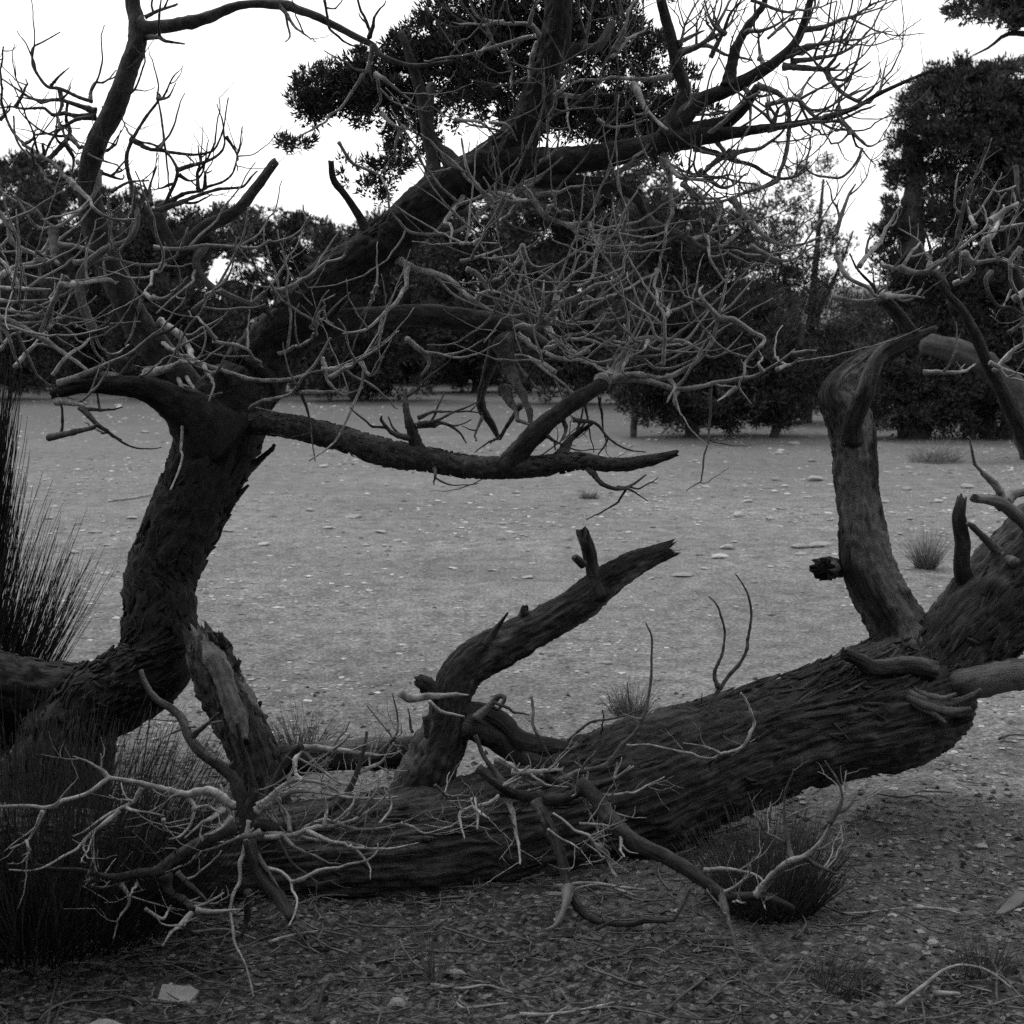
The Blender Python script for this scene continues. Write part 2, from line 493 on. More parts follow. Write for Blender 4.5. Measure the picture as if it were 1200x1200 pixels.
def sprout(batch, p, r, T, n, lmin, lmax, rr=.6, lift=.55, depth=1, lo=.15, rmin=.0011, wide=1.):
    """curved side twigs that bend up like the dead juniper's"""
    m = len(p)
    for _ in range(n):
        k = int(m * rnd.uniform(lo, .97)); k = min(max(k, 1), m - 1)
        t = T[k]; v = np.array([rnd.gauss(0, 1) * wide, rnd.gauss(0, .6), rnd.gauss(.25, .8)])
        v -= t * v.dot(t); v /= max(np.linalg.norm(v), 1e-6)
        dr = t * rnd.uniform(.4, .9) + v * rnd.uniform(.6, 1.0); dr /= np.linalg.norm(dr)
        L = rnd.uniform(lmin, lmax); ns = 6
        q = [p[k]]; ax = np.array([rnd.gauss(0, .25), rnd.gauss(0, .15), lift * rnd.uniform(.3, 1.5)])
        for i in range(ns):
            dr = dr + ax * .38 + np.array([rnd.gauss(0, .06) for _ in range(3)]); dr /= np.linalg.norm(dr)
            q.append(q[-1] + dr * L / ns)
        r0 = max(min(r[k] * rr, .0055), rmin)
        R = [r0 * (1 - .62 * i / ns) for i in range(ns + 1)]
        batch.add(q, R, 5, step=L / 14, wob=.6)
        if depth > 1:
            qq = np.array(q); tt = np.gradient(qq, axis=0); tt /= np.linalg.norm(tt, axis=1)[:, None]
            sprout(batch, qq, np.array(R), tt, rnd.choice((1, 2)), lmin * .45, lmax * .5, .75, lift, depth - 1, .3, rmin)

# ================================================================== the leaning tree
base = P(60, 985, 4.25)
tree = thing('leaning_tree', 'gnarled dark tree with twisted leaning trunk and tangle of bare grey branches', 'tree', (base[0], base[1], 0))
branch('trunk', tree, '50,1000,66 62,940,60 75,880,54 100,832,46 145,806,44 182,775,43 188,722,40 187,683,39 203,640,41 224,592,42 245,545,44 262,500,47 272,470,44 285,445,34',
       d=(4.2, 4.6), mat=M_TRUNK, join=False, amp=0, nseg=72, step=.011, rough=.13, fib=.035, knob=.10, freq=1.6)
branch('root', tree, '160,806,26 110,816,36 60,810,33 5,796,29 -80,770,26', d=(4.36, 4.28), mat=M_TRUNK, join=False, nseg=56, step=.011, fib=.05, rough=.2, knob=.16, freq=1.5)
branch('limb', tree, '258,500,42 292,448,37 342,380,32 395,322,27 450,285,25 510,233,25 568,198,25 607,164,22 629,115,18 648,60,17 655,0,15 655,-90,14 640,-220,12 600,-380,9', d=(4.6, 4.75), mat=M_TRUNK, join=False, amp=0, nseg=56, step=.012, rough=.14, fib=.04, freq=1.5)
branch('limb', tree, '252,510,36 215,480,24 178,458,15 140,452,11 100,452,8 62,462,6', d=(4.55, 4.3), mat=M_TRUNK, fib=.05, rough=.14, jag=(0, .6))
branch('limb', tree, '240,490,24 205,440,21 165,385,17 135,325,16 115,275,16 104,222,12 107,190,12 116,160,12 127,140,12 141,110,12 150,82,11 160,52,10.5 160,27,9.5 155,0,8.5 150,-60,8 160,-150,7', d=(4.65, 4.95), mat=M_LIMB, join=False, fib=.03, nseg=32, rough=.12)
branch('limb', tree, '580,192,17 640,190,16 700,184,15 748,174,13 787,162,12 800,140,11 822,118,9.5 853,105,8 890,85,7 912,70,6 935,45,5 950,0,4 960,-40,3', d=(4.72, 4.5), mat=M_LIMB, fib=.03, nseg=24)
branch('limb', tree, '280,496,12 330,498,13 370,506,14 410,517,14 450,530,16 500,538,14 550,547,13 600,548,12 640,545,12 680,540,10 720,545,8 760,540,7 793,531,4', d=(4.45, 4.1), mat=M_MOSS, join=False, nseg=32, step=.009, rough=.22, fib=.02, knob=.14, freq=1.2, jag=(0, .8))
branch('limb', tree, '595,548,10 612,525,11 632,504,12 660,480,10 690,460,9 712,446,8', d=(4.3, 4.2), mat=M_LIMB, rough=.16, nseg=22)
branch('limb', tree, '300,440,20 345,398,18 400,378,15 450,372,13 500,370,13 560,377,14 605,388,13 640,408,9', d=(4.75, 5.0), mat=M_LIMB, nseg=22, rough=.16)
branch('limb', tree, '585,388,8 578,425,6.5 570,460,5.5 572,478,5 582,496,4 588,512,2.5', d=(4.95, 4.9), mat=M_LIMB)
branch('limb', tree, '600,395,8 600,435,6 606,470,4.5 620,500,3', d=(4.95, 4.9), mat=M_LIMB)
branch('limb', tree, '780,164,10 802,115,8 792,70,7 775,0,6 760,-60,5', d=(4.5, 4.6), mat=M_LIMB)
branch('limb', tree, '785,160,9 845,145,8 868,128,7 888,103,6', d=(4.5, 4.45), mat=M_LIMB, jag=(0, .5))
branch('limb', tree, '787,164,10 840,158,8 900,150,5 960,140,3.5 1000,127,3 1030,110,2.6 1067,93,2 1098,80,1.3', d=(4.5, 4.3), mat=M_LIMB)
branch('limb', tree, '180,252,10 205,292,9 240,267,8 277,247,7 300,220,6 322,190,5', d=4.6, mat=M_LIMB, jag=(0, .5))
branch('limb', tree, '448,294,9 430,272,7 422,255,5 404,228,4 391,211,4 388,189,3.5', d=4.6, mat=M_LIMB, jag=(0, .6))
branch('limb', tree, '853,102,6 860,67,6 873,33,5.5 890,7,5 897,-12,5', d=4.5, mat=M_LIMB)
branch('limb', tree, '505,225,9 508,190,8 500,150,7 493,110,7 478,60,5 470,38,4', d=4.75, mat=M_LIMB)
branch('limb', tree, '545,212,11 525,185,10 505,168,9 500,130,8 506,100,6', d=4.8, mat=M_LIMB)
branch('limb', tree, '640,80,10 668,60,8 700,55,6 717,27,4', d=4.7, mat=M_LIMB)
branch('limb', tree, '600,200,13 660,212,9 717,217,7 747,233,6 760,257,5 800,277,4 827,293,3', d=4.55, mat=M_LIMB)
# torn bough standing in front of the trunk foot
branch('broken_bough', tree, '236,750,17 246,768,25 258,802,25 280,845,26 297,882,26 313,935,24 328,990,22', d=(4.24, 3.98), mat=M_SNAG, join=False, amp=0, nseg=64, step=.009, rough=.30, fib=.07, knob=.2, jag=(1.6, 0), freq=1.3)

branch('bare_wood', tree, '242,752,6 250,770,12 258,785,11 268,815,10 278,845,11 286,868,5', d=(4.15, 4.0), mat=M_BARE, join=False, amp=0, nseg=28, step=.008, rough=.25, fib=.12, knob=.2, jag=(2, 1))
for s_ in ('262,756,5 258,745,3', '250,755,5 247,742,2.5', '272,790,6 280,775,2.5', '298,835,6 306,822,2'):
    branch('splinter', tree, s_, d=(4.15, 4.13), mat=M_LIMB, join=False, amp=0, jag=(0, 1.5))
LIT, DRK = M_TWIG, M_TWIGD  # pale and dark twig copies: lit wood and sky silhouettes put into the colour
# mat, distance, start hw, end hw, path
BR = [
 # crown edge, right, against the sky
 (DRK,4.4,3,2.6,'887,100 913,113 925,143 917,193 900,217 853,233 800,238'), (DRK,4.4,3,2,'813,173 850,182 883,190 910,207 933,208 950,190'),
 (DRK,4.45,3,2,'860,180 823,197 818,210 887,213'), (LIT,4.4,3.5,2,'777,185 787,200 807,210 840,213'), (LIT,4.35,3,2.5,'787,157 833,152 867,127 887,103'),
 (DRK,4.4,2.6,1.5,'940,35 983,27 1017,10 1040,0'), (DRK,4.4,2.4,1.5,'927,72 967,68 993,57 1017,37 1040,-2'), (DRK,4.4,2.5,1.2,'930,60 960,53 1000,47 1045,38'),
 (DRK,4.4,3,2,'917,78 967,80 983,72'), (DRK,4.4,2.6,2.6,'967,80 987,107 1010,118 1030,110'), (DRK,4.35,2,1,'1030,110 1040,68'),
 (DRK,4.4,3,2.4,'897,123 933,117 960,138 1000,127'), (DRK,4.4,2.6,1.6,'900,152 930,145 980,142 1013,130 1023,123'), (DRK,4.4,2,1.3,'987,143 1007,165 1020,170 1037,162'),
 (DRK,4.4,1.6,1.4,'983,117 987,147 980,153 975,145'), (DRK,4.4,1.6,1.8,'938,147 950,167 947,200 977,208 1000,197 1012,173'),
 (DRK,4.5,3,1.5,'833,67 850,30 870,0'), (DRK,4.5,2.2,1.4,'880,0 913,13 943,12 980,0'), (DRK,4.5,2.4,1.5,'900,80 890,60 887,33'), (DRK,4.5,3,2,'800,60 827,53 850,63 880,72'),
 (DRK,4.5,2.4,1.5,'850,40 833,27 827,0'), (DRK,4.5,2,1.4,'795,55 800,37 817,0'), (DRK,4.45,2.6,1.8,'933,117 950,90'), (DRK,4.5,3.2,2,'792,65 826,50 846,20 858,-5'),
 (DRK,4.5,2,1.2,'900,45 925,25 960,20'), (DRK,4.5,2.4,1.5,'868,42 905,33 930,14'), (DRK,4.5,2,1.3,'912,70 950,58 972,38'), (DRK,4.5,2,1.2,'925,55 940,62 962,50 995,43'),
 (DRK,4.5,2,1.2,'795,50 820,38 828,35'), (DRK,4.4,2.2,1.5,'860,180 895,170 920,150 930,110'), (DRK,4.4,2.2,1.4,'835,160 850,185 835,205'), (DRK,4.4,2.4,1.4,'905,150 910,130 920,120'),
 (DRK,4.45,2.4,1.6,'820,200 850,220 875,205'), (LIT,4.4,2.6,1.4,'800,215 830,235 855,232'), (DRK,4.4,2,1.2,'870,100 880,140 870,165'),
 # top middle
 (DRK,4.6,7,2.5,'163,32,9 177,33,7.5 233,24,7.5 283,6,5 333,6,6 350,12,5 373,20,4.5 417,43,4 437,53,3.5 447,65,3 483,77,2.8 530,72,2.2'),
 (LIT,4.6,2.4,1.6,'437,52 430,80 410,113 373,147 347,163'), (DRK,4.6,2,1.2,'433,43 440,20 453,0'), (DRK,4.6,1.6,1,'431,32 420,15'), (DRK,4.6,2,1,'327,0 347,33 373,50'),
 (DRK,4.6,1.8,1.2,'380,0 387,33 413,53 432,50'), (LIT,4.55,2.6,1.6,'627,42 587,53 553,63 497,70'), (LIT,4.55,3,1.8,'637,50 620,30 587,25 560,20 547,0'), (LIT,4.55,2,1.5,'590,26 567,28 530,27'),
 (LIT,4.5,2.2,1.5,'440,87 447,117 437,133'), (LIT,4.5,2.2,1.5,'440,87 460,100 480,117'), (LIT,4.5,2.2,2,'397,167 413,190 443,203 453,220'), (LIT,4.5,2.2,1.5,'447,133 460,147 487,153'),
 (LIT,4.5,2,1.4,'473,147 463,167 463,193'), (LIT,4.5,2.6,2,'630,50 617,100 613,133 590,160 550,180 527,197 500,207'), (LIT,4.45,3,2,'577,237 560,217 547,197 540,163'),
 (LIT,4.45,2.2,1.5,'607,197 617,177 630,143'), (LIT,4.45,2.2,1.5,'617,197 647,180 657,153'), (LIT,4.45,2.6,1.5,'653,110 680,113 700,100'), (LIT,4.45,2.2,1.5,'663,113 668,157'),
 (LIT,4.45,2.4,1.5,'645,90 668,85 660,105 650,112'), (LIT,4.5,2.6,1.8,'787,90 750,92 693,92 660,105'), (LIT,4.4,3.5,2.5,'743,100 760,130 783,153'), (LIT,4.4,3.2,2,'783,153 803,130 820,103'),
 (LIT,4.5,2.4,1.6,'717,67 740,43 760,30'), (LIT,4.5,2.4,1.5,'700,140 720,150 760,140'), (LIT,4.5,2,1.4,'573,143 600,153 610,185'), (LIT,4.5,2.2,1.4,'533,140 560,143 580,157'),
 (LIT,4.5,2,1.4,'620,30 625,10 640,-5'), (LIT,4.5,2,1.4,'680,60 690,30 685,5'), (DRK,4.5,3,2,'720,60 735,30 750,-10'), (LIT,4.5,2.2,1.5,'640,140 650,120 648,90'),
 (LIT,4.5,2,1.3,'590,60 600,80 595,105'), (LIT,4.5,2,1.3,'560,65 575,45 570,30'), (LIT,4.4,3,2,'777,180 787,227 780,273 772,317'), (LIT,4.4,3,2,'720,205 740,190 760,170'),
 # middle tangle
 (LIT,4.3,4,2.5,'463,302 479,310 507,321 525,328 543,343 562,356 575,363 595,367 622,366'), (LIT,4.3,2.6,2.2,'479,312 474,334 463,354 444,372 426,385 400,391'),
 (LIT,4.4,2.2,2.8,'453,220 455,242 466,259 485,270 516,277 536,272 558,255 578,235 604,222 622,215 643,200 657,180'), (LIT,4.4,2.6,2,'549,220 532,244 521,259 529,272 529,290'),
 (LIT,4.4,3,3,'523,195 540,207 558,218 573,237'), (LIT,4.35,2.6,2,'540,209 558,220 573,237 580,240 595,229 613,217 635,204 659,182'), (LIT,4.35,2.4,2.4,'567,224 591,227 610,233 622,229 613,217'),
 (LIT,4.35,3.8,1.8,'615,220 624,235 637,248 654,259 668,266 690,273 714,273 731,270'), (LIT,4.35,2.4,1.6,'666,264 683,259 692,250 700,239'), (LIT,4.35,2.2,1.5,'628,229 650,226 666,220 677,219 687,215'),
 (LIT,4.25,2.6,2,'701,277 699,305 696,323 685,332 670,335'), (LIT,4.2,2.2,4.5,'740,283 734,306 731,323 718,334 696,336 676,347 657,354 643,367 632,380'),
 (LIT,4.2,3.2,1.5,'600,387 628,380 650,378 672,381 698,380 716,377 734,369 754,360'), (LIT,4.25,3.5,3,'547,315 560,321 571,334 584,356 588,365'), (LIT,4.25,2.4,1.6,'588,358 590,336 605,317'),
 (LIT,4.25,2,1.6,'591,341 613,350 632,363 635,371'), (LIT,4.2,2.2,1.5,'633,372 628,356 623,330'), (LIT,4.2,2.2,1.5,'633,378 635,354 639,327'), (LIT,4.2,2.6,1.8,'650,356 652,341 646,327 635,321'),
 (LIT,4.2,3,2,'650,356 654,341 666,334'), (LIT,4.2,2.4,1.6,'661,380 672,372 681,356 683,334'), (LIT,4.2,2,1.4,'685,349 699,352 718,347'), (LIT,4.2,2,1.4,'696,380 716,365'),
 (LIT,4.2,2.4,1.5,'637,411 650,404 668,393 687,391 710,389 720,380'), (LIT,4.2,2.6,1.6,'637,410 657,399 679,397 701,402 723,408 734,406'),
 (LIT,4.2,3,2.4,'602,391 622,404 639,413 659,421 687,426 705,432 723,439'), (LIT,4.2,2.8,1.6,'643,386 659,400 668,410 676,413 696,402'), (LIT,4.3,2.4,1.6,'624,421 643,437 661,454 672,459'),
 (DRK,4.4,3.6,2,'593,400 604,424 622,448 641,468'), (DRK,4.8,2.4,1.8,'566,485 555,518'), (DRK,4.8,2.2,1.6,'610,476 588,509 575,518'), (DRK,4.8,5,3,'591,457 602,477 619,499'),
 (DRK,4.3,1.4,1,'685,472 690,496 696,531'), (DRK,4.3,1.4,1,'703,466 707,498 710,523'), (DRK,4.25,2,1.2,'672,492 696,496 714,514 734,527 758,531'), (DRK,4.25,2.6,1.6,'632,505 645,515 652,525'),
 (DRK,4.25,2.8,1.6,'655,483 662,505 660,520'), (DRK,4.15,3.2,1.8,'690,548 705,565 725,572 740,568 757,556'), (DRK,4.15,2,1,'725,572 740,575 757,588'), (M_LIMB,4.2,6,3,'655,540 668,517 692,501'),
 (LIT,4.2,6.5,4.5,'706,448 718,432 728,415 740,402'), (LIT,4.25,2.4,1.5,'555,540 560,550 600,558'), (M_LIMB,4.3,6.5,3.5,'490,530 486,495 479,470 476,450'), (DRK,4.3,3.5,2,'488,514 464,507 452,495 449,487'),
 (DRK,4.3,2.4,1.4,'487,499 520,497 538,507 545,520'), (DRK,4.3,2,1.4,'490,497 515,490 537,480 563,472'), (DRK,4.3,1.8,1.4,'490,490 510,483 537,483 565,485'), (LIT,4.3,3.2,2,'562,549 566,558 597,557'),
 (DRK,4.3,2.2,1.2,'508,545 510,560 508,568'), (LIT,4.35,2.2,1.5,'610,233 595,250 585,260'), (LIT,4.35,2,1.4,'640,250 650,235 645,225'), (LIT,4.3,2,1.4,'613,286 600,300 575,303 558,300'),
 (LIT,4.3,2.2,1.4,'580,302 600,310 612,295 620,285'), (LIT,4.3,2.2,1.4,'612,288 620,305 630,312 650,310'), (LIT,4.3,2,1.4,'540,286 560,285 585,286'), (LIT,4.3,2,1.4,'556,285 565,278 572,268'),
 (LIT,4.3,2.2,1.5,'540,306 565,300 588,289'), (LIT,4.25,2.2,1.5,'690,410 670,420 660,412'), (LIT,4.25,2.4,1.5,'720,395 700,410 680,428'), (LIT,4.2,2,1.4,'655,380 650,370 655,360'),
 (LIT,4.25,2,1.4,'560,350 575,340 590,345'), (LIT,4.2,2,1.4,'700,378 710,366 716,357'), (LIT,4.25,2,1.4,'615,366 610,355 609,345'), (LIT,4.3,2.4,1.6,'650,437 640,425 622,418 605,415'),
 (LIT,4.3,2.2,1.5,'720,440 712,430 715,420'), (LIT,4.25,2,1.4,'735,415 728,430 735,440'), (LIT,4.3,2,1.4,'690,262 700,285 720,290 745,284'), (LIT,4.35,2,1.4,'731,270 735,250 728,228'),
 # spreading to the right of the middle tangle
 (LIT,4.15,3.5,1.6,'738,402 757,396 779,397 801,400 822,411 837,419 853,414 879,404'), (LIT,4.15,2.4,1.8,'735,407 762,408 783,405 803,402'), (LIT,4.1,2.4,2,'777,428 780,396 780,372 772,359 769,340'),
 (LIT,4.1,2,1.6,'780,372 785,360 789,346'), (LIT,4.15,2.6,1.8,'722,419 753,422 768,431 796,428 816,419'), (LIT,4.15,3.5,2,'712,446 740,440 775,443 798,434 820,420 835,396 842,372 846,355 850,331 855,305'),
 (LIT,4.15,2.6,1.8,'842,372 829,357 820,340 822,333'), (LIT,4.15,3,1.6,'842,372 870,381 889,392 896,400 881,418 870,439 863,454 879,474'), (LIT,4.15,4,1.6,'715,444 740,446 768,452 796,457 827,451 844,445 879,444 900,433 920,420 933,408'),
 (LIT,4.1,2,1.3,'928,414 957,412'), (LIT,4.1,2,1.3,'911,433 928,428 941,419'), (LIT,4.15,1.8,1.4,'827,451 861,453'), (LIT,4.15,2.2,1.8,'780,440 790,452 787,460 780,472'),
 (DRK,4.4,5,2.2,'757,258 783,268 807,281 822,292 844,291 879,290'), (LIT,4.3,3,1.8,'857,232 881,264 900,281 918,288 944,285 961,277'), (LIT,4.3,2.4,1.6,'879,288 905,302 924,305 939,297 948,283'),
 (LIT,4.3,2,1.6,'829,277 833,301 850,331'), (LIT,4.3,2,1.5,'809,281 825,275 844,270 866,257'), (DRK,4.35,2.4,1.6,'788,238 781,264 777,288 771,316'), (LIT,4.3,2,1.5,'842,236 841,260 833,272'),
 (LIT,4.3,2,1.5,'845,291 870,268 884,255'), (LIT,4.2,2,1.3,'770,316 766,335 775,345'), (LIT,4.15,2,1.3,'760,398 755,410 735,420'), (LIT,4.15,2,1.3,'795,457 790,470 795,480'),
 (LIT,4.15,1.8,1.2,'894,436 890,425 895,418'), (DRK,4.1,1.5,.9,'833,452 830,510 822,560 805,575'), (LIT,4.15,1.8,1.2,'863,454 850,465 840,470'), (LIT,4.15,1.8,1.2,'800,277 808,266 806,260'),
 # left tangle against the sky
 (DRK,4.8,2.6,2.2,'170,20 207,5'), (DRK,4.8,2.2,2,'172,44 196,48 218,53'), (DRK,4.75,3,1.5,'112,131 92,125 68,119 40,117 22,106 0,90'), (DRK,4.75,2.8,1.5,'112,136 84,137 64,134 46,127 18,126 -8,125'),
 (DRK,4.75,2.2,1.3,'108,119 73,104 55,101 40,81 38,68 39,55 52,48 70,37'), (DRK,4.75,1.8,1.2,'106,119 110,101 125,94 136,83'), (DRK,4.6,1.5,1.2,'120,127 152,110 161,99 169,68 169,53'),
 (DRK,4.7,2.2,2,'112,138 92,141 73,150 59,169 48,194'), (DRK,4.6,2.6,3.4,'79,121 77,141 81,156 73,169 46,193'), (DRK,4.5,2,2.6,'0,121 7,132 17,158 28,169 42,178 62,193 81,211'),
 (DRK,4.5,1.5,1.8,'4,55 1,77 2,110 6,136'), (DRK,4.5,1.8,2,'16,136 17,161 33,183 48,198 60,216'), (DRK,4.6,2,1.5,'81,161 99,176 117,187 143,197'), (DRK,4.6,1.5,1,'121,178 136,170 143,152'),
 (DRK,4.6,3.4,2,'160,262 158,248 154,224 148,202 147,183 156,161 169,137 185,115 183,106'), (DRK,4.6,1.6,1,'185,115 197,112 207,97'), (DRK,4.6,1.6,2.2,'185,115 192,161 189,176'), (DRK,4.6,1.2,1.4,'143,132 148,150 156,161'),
 (DRK,4.6,2,2.6,'158,163 189,176 207,198 204,220 185,250'), (DRK,4.55,2.2,1.3,'153,163 187,177 233,180 257,165 268,115'), (DRK,4.5,2,1.2,'207,200 247,187 265,160 253,120'),
 (DRK,4.5,2.6,1.3,'187,243 213,227 240,220 273,200 283,147'), (DRK,4.5,2.6,1.6,'183,247 233,230 280,217 300,200'), (DRK,4.5,1.6,1.2,'265,160 277,180 278,200'), (DRK,4.5,1.8,1.2,'232,222 233,195 235,172'),
 (DRK,4.5,1.8,1.2,'240,220 240,203 248,201'), (DRK,4.5,1.8,1.2,'210,205 222,210 230,208'), (DRK,4.5,2,1.3,'177,240 175,215 182,195'), (DRK,4.6,1.6,1.1,'120,203 140,210 146,206'),
 (DRK,4.6,2.2,1.4,'130,225 150,214 175,210'), (DRK,4.6,1.4,1,'205,215 190,222 178,222'), (DRK,4.6,2,1.3,'70,104 70,130 68,142 80,165'), (DRK,4.6,1.8,1.2,'18,126 30,105 32,93'), (DRK,4.6,1.8,1.2,'0,140 8,132 14,120'),
 (DRK,4.6,1.6,1.1,'28,169 40,160 66,154 95,150'), (DRK,4.6,2,1.3,'78,170 85,190 82,210'), (DRK,4.6,1.6,1.1,'40,195 38,175 40,155'), (DRK,4.6,1.6,1.1,'52,180 50,170 48,168'), (DRK,4.7,1.4,1,'60,100 72,88 82,80'),
 # left tangle against the dark trees
 (M_BARE,4.4,5,6,'160,245 157,253 147,277 123,290 97,310 90,333 97,367 107,387'), (M_BARE,4.45,5,3,'240,288 232,308 250,337 283,353 310,363 333,380 360,377'),
 (LIT,4.4,2.4,2,'117,200 106,233 92,251 68,268 50,270 37,257 22,238 17,227'), (DRK,4.4,4,4,'62,270 62,303 70,314'), (LIT,4.45,2.4,2,'81,211 105,233 110,244 128,257 158,259'),
 (LIT,4.4,2.4,2,'66,286 92,290 119,300 139,292 156,262'), (LIT,4.35,2.4,1.8,'86,308 128,304 165,310 192,308 211,288 222,270'), (LIT,4.35,2.4,1.5,'180,289 215,291 253,288 290,290 327,281 345,275 358,261 356,241'),
 (LIT,4.3,4,2.5,'71,334 101,330 128,327 141,330'), (LIT,4.3,2.8,2.5,'-10,337 24,339 37,337 59,338'), (LIT,4.3,3,2.6,'-10,330 18,315 46,308 60,299'), (LIT,4.3,3.6,3,'-5,245 9,264 11,281 24,292 44,301 64,308'),
 (LIT,4.3,4,4,'78,325 71,332 59,352 50,391'), (LIT,4.3,2.4,2,'0,352 27,353 55,350'), (LIT,4.3,2.2,2,'13,363 35,371 55,358'), (LIT,4.25,4,3.5,'-10,368 18,380 37,391 57,402 73,413 100,432'),
 (LIT,4.25,2.4,2,'-5,370 11,394 18,420 25,432'), (DRK,4.4,2.2,1.6,'108,391 128,376 138,350'), (DRK,4.35,3.2,2.2,'100,440 140,424 150,420 176,394 202,385 227,363'), (LIT,4.35,2,1.5,'189,402 211,413 228,420'),
 (LIT,4.3,3.5,2.6,'187,377 220,407 233,423 267,433 310,445 350,443 370,433 387,400'), (LIT,4.3,4,3,'173,437 207,430 227,420'), (LIT,4.2,2.2,1.6,'207,437 213,463 212,517 210,543 197,573'),
 (LIT,4.3,3.2,2.6,'117,438 143,440 163,467'), (LIT,4.3,3.4,3,'70,450 100,437 140,423'), (LIT,4.3,2.4,1.8,'250,400 283,407 300,420 317,443'), (LIT,4.3,2.6,2,'300,417 333,413 353,403 370,393'),
 (LIT,4.25,3,2.4,'273,483 290,487 310,467 340,460 363,437'), (DRK,4.2,1.5,1.1,'353,460 363,493 370,540'), (LIT,4.3,2.2,1.5,'377,420 383,447 400,460 423,455'), (LIT,4.3,2.2,1.5,'377,433 410,428 430,417 447,390'),
 (LIT,4.3,2.2,1.5,'387,443 423,420 467,388'), (LIT,4.3,2,1.4,'423,425 437,440 450,417'), (LIT,4.4,3.4,2.4,'477,397 493,410 503,423 493,443'), (LIT,4.3,2,1.5,'355,460 385,458 400,462'), (DRK,4.3,4.5,4,'57,513 113,497'),
 (DRK,4.3,3.6,2.4,'93,477 117,503 143,515'), (LIT,4.3,5,3.5,'67,470 97,477'), (DRK,4.35,2,1.4,'97,480 120,480 145,478'), (M_LIMB,4.45,5,3.5,'283,556 302,540 322,522'), (M_LIMB,4.45,4.5,3,'274,585 290,570'),
 (LIT,4.35,2,1.5,'335,372 320,342 322,335'), (DRK,4.35,2,1.5,'283,353 290,385 288,410'), (DRK,4.35,2,1.4,'310,363 313,330 305,315'), (LIT,4.35,2.4,1.8,'320,342 345,335 375,315 400,300 405,278'),
 (LIT,4.35,2,1.5,'253,398 240,380 220,365'), (LIT,4.35,2.2,1.5,'55,385 75,372 78,365'), (LIT,4.35,2.2,1.5,'46,310 48,332'), (LIT,4.3,2,1.5,'18,430 40,405 60,407'), (LIT,4.35,2,1.4,'24,339 15,325 8,318'),
 (LIT,4.35,2,1.4,'60,280 45,300 40,305'), (DRK,4.4,2,1.4,'165,350 155,385 148,405'), (LIT,4.35,2.2,1.6,'170,345 185,350 205,340 220,325'), (LIT,4.35,2,1.5,'192,308 175,330 168,345'), (LIT,4.3,2.4,1.8,'0,410 12,395 30,388'),
 (LIT,4.3,2.4,1.8,'-5,300 15,320 25,338'), (LIT,4.4,2,1.4,'227,363 245,345 262,340'), (LIT,4.3,2.6,2,'62,440 75,420 95,405 110,395'), (LIT,4.4,2,1.5,'400,391 385,380 380,360 392,345'), (LIT,4.4,2.2,1.5,'442,335 432,360 420,372'),
 (LIT,4.4,2,1.5,'370,393 372,370 380,358'), (LIT,4.3,2.2,1.6,'210,437 225,455 240,465 260,460'), (LIT,4.3,2,1.4,'240,430 250,450 245,470'), (DRK,4.4,2.4,1.6,'130,460 140,440 160,415 165,395'),
]
LIMBS = []
def limb_near(s_):
    q = nums(s_); best = None; bd = 1e9
    for lo_, A_ in LIMBS:
        for e in (q[0], q[-1]):
            d_ = np.hypot(A_[:, 0] - e[0], A_[:, 1] - e[1]).min()
            if d_ < bd: bd = d_; best = lo_
    return best
for o_ in list(COL.objects):
    if o_.parent is tree and o_.name.split('.')[0] in ('limb', 'trunk') and 'px' in PX and o_.name in PX['px']:
        LIMBS.append((o_, PX['px'][o_.name]))
bt = {id(LIT): Batch(), id(DRK): Batch(), id(M_LIMB): Batch(), id(M_BARE): Batch(), 'sky': Batch()}
for (m, d, h0, h1, s) in BR:
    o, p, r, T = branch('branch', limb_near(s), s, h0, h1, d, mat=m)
    L = np.linalg.norm(np.diff(p, axis=0), axis=1).sum()
    q_ = nums(s); ymin, ymax, xm = min(a[1] for a in q_), max(a[1] for a in q_), sum(a[0] for a in q_) / len(q_)
    if m is DRK and ymin < 250 and xm > 560: o.data.materials[0] = M_TWIGM  # mid-grey copy paints the lit look of twigs against the sky
    if L < .12: continue
    if ymax < 245 and xm > 560: sprout(bt['sky'], p, r, T, rnd.choice((3, 4, 5)), .08, .34, .7, .55, rnd.choice((1, 2, 2)), .1, .0013)
    elif ymax < 245: sprout(bt[id(m)], p, r, T, rnd.choice((1, 2, 2)), .07, .26, .75, .5, rnd.choice((1, 2)), .1, .0013)
    elif m is LIT or m is M_BARE: sprout(bt[id(LIT)], p, r, T, rnd.choice((1, 2, 2, 3)) if ymax < 450 else 1, .12, .42, .8, .42, rnd.choice((1, 1, 1, 2)), .1, .0016, wide=1.5)
    else: sprout(bt[id(DRK)], p, r, T, rnd.choice((0, 1, 1, 2)), .06, .2, .8, .5, 1)
bt['sky'].build('fine_twigs', M_TWIGM, tree)
bt[id(LIT)].build('fine_twigs', LIT, tree); bt[id(DRK)].build('fine_twigs', DRK, tree)

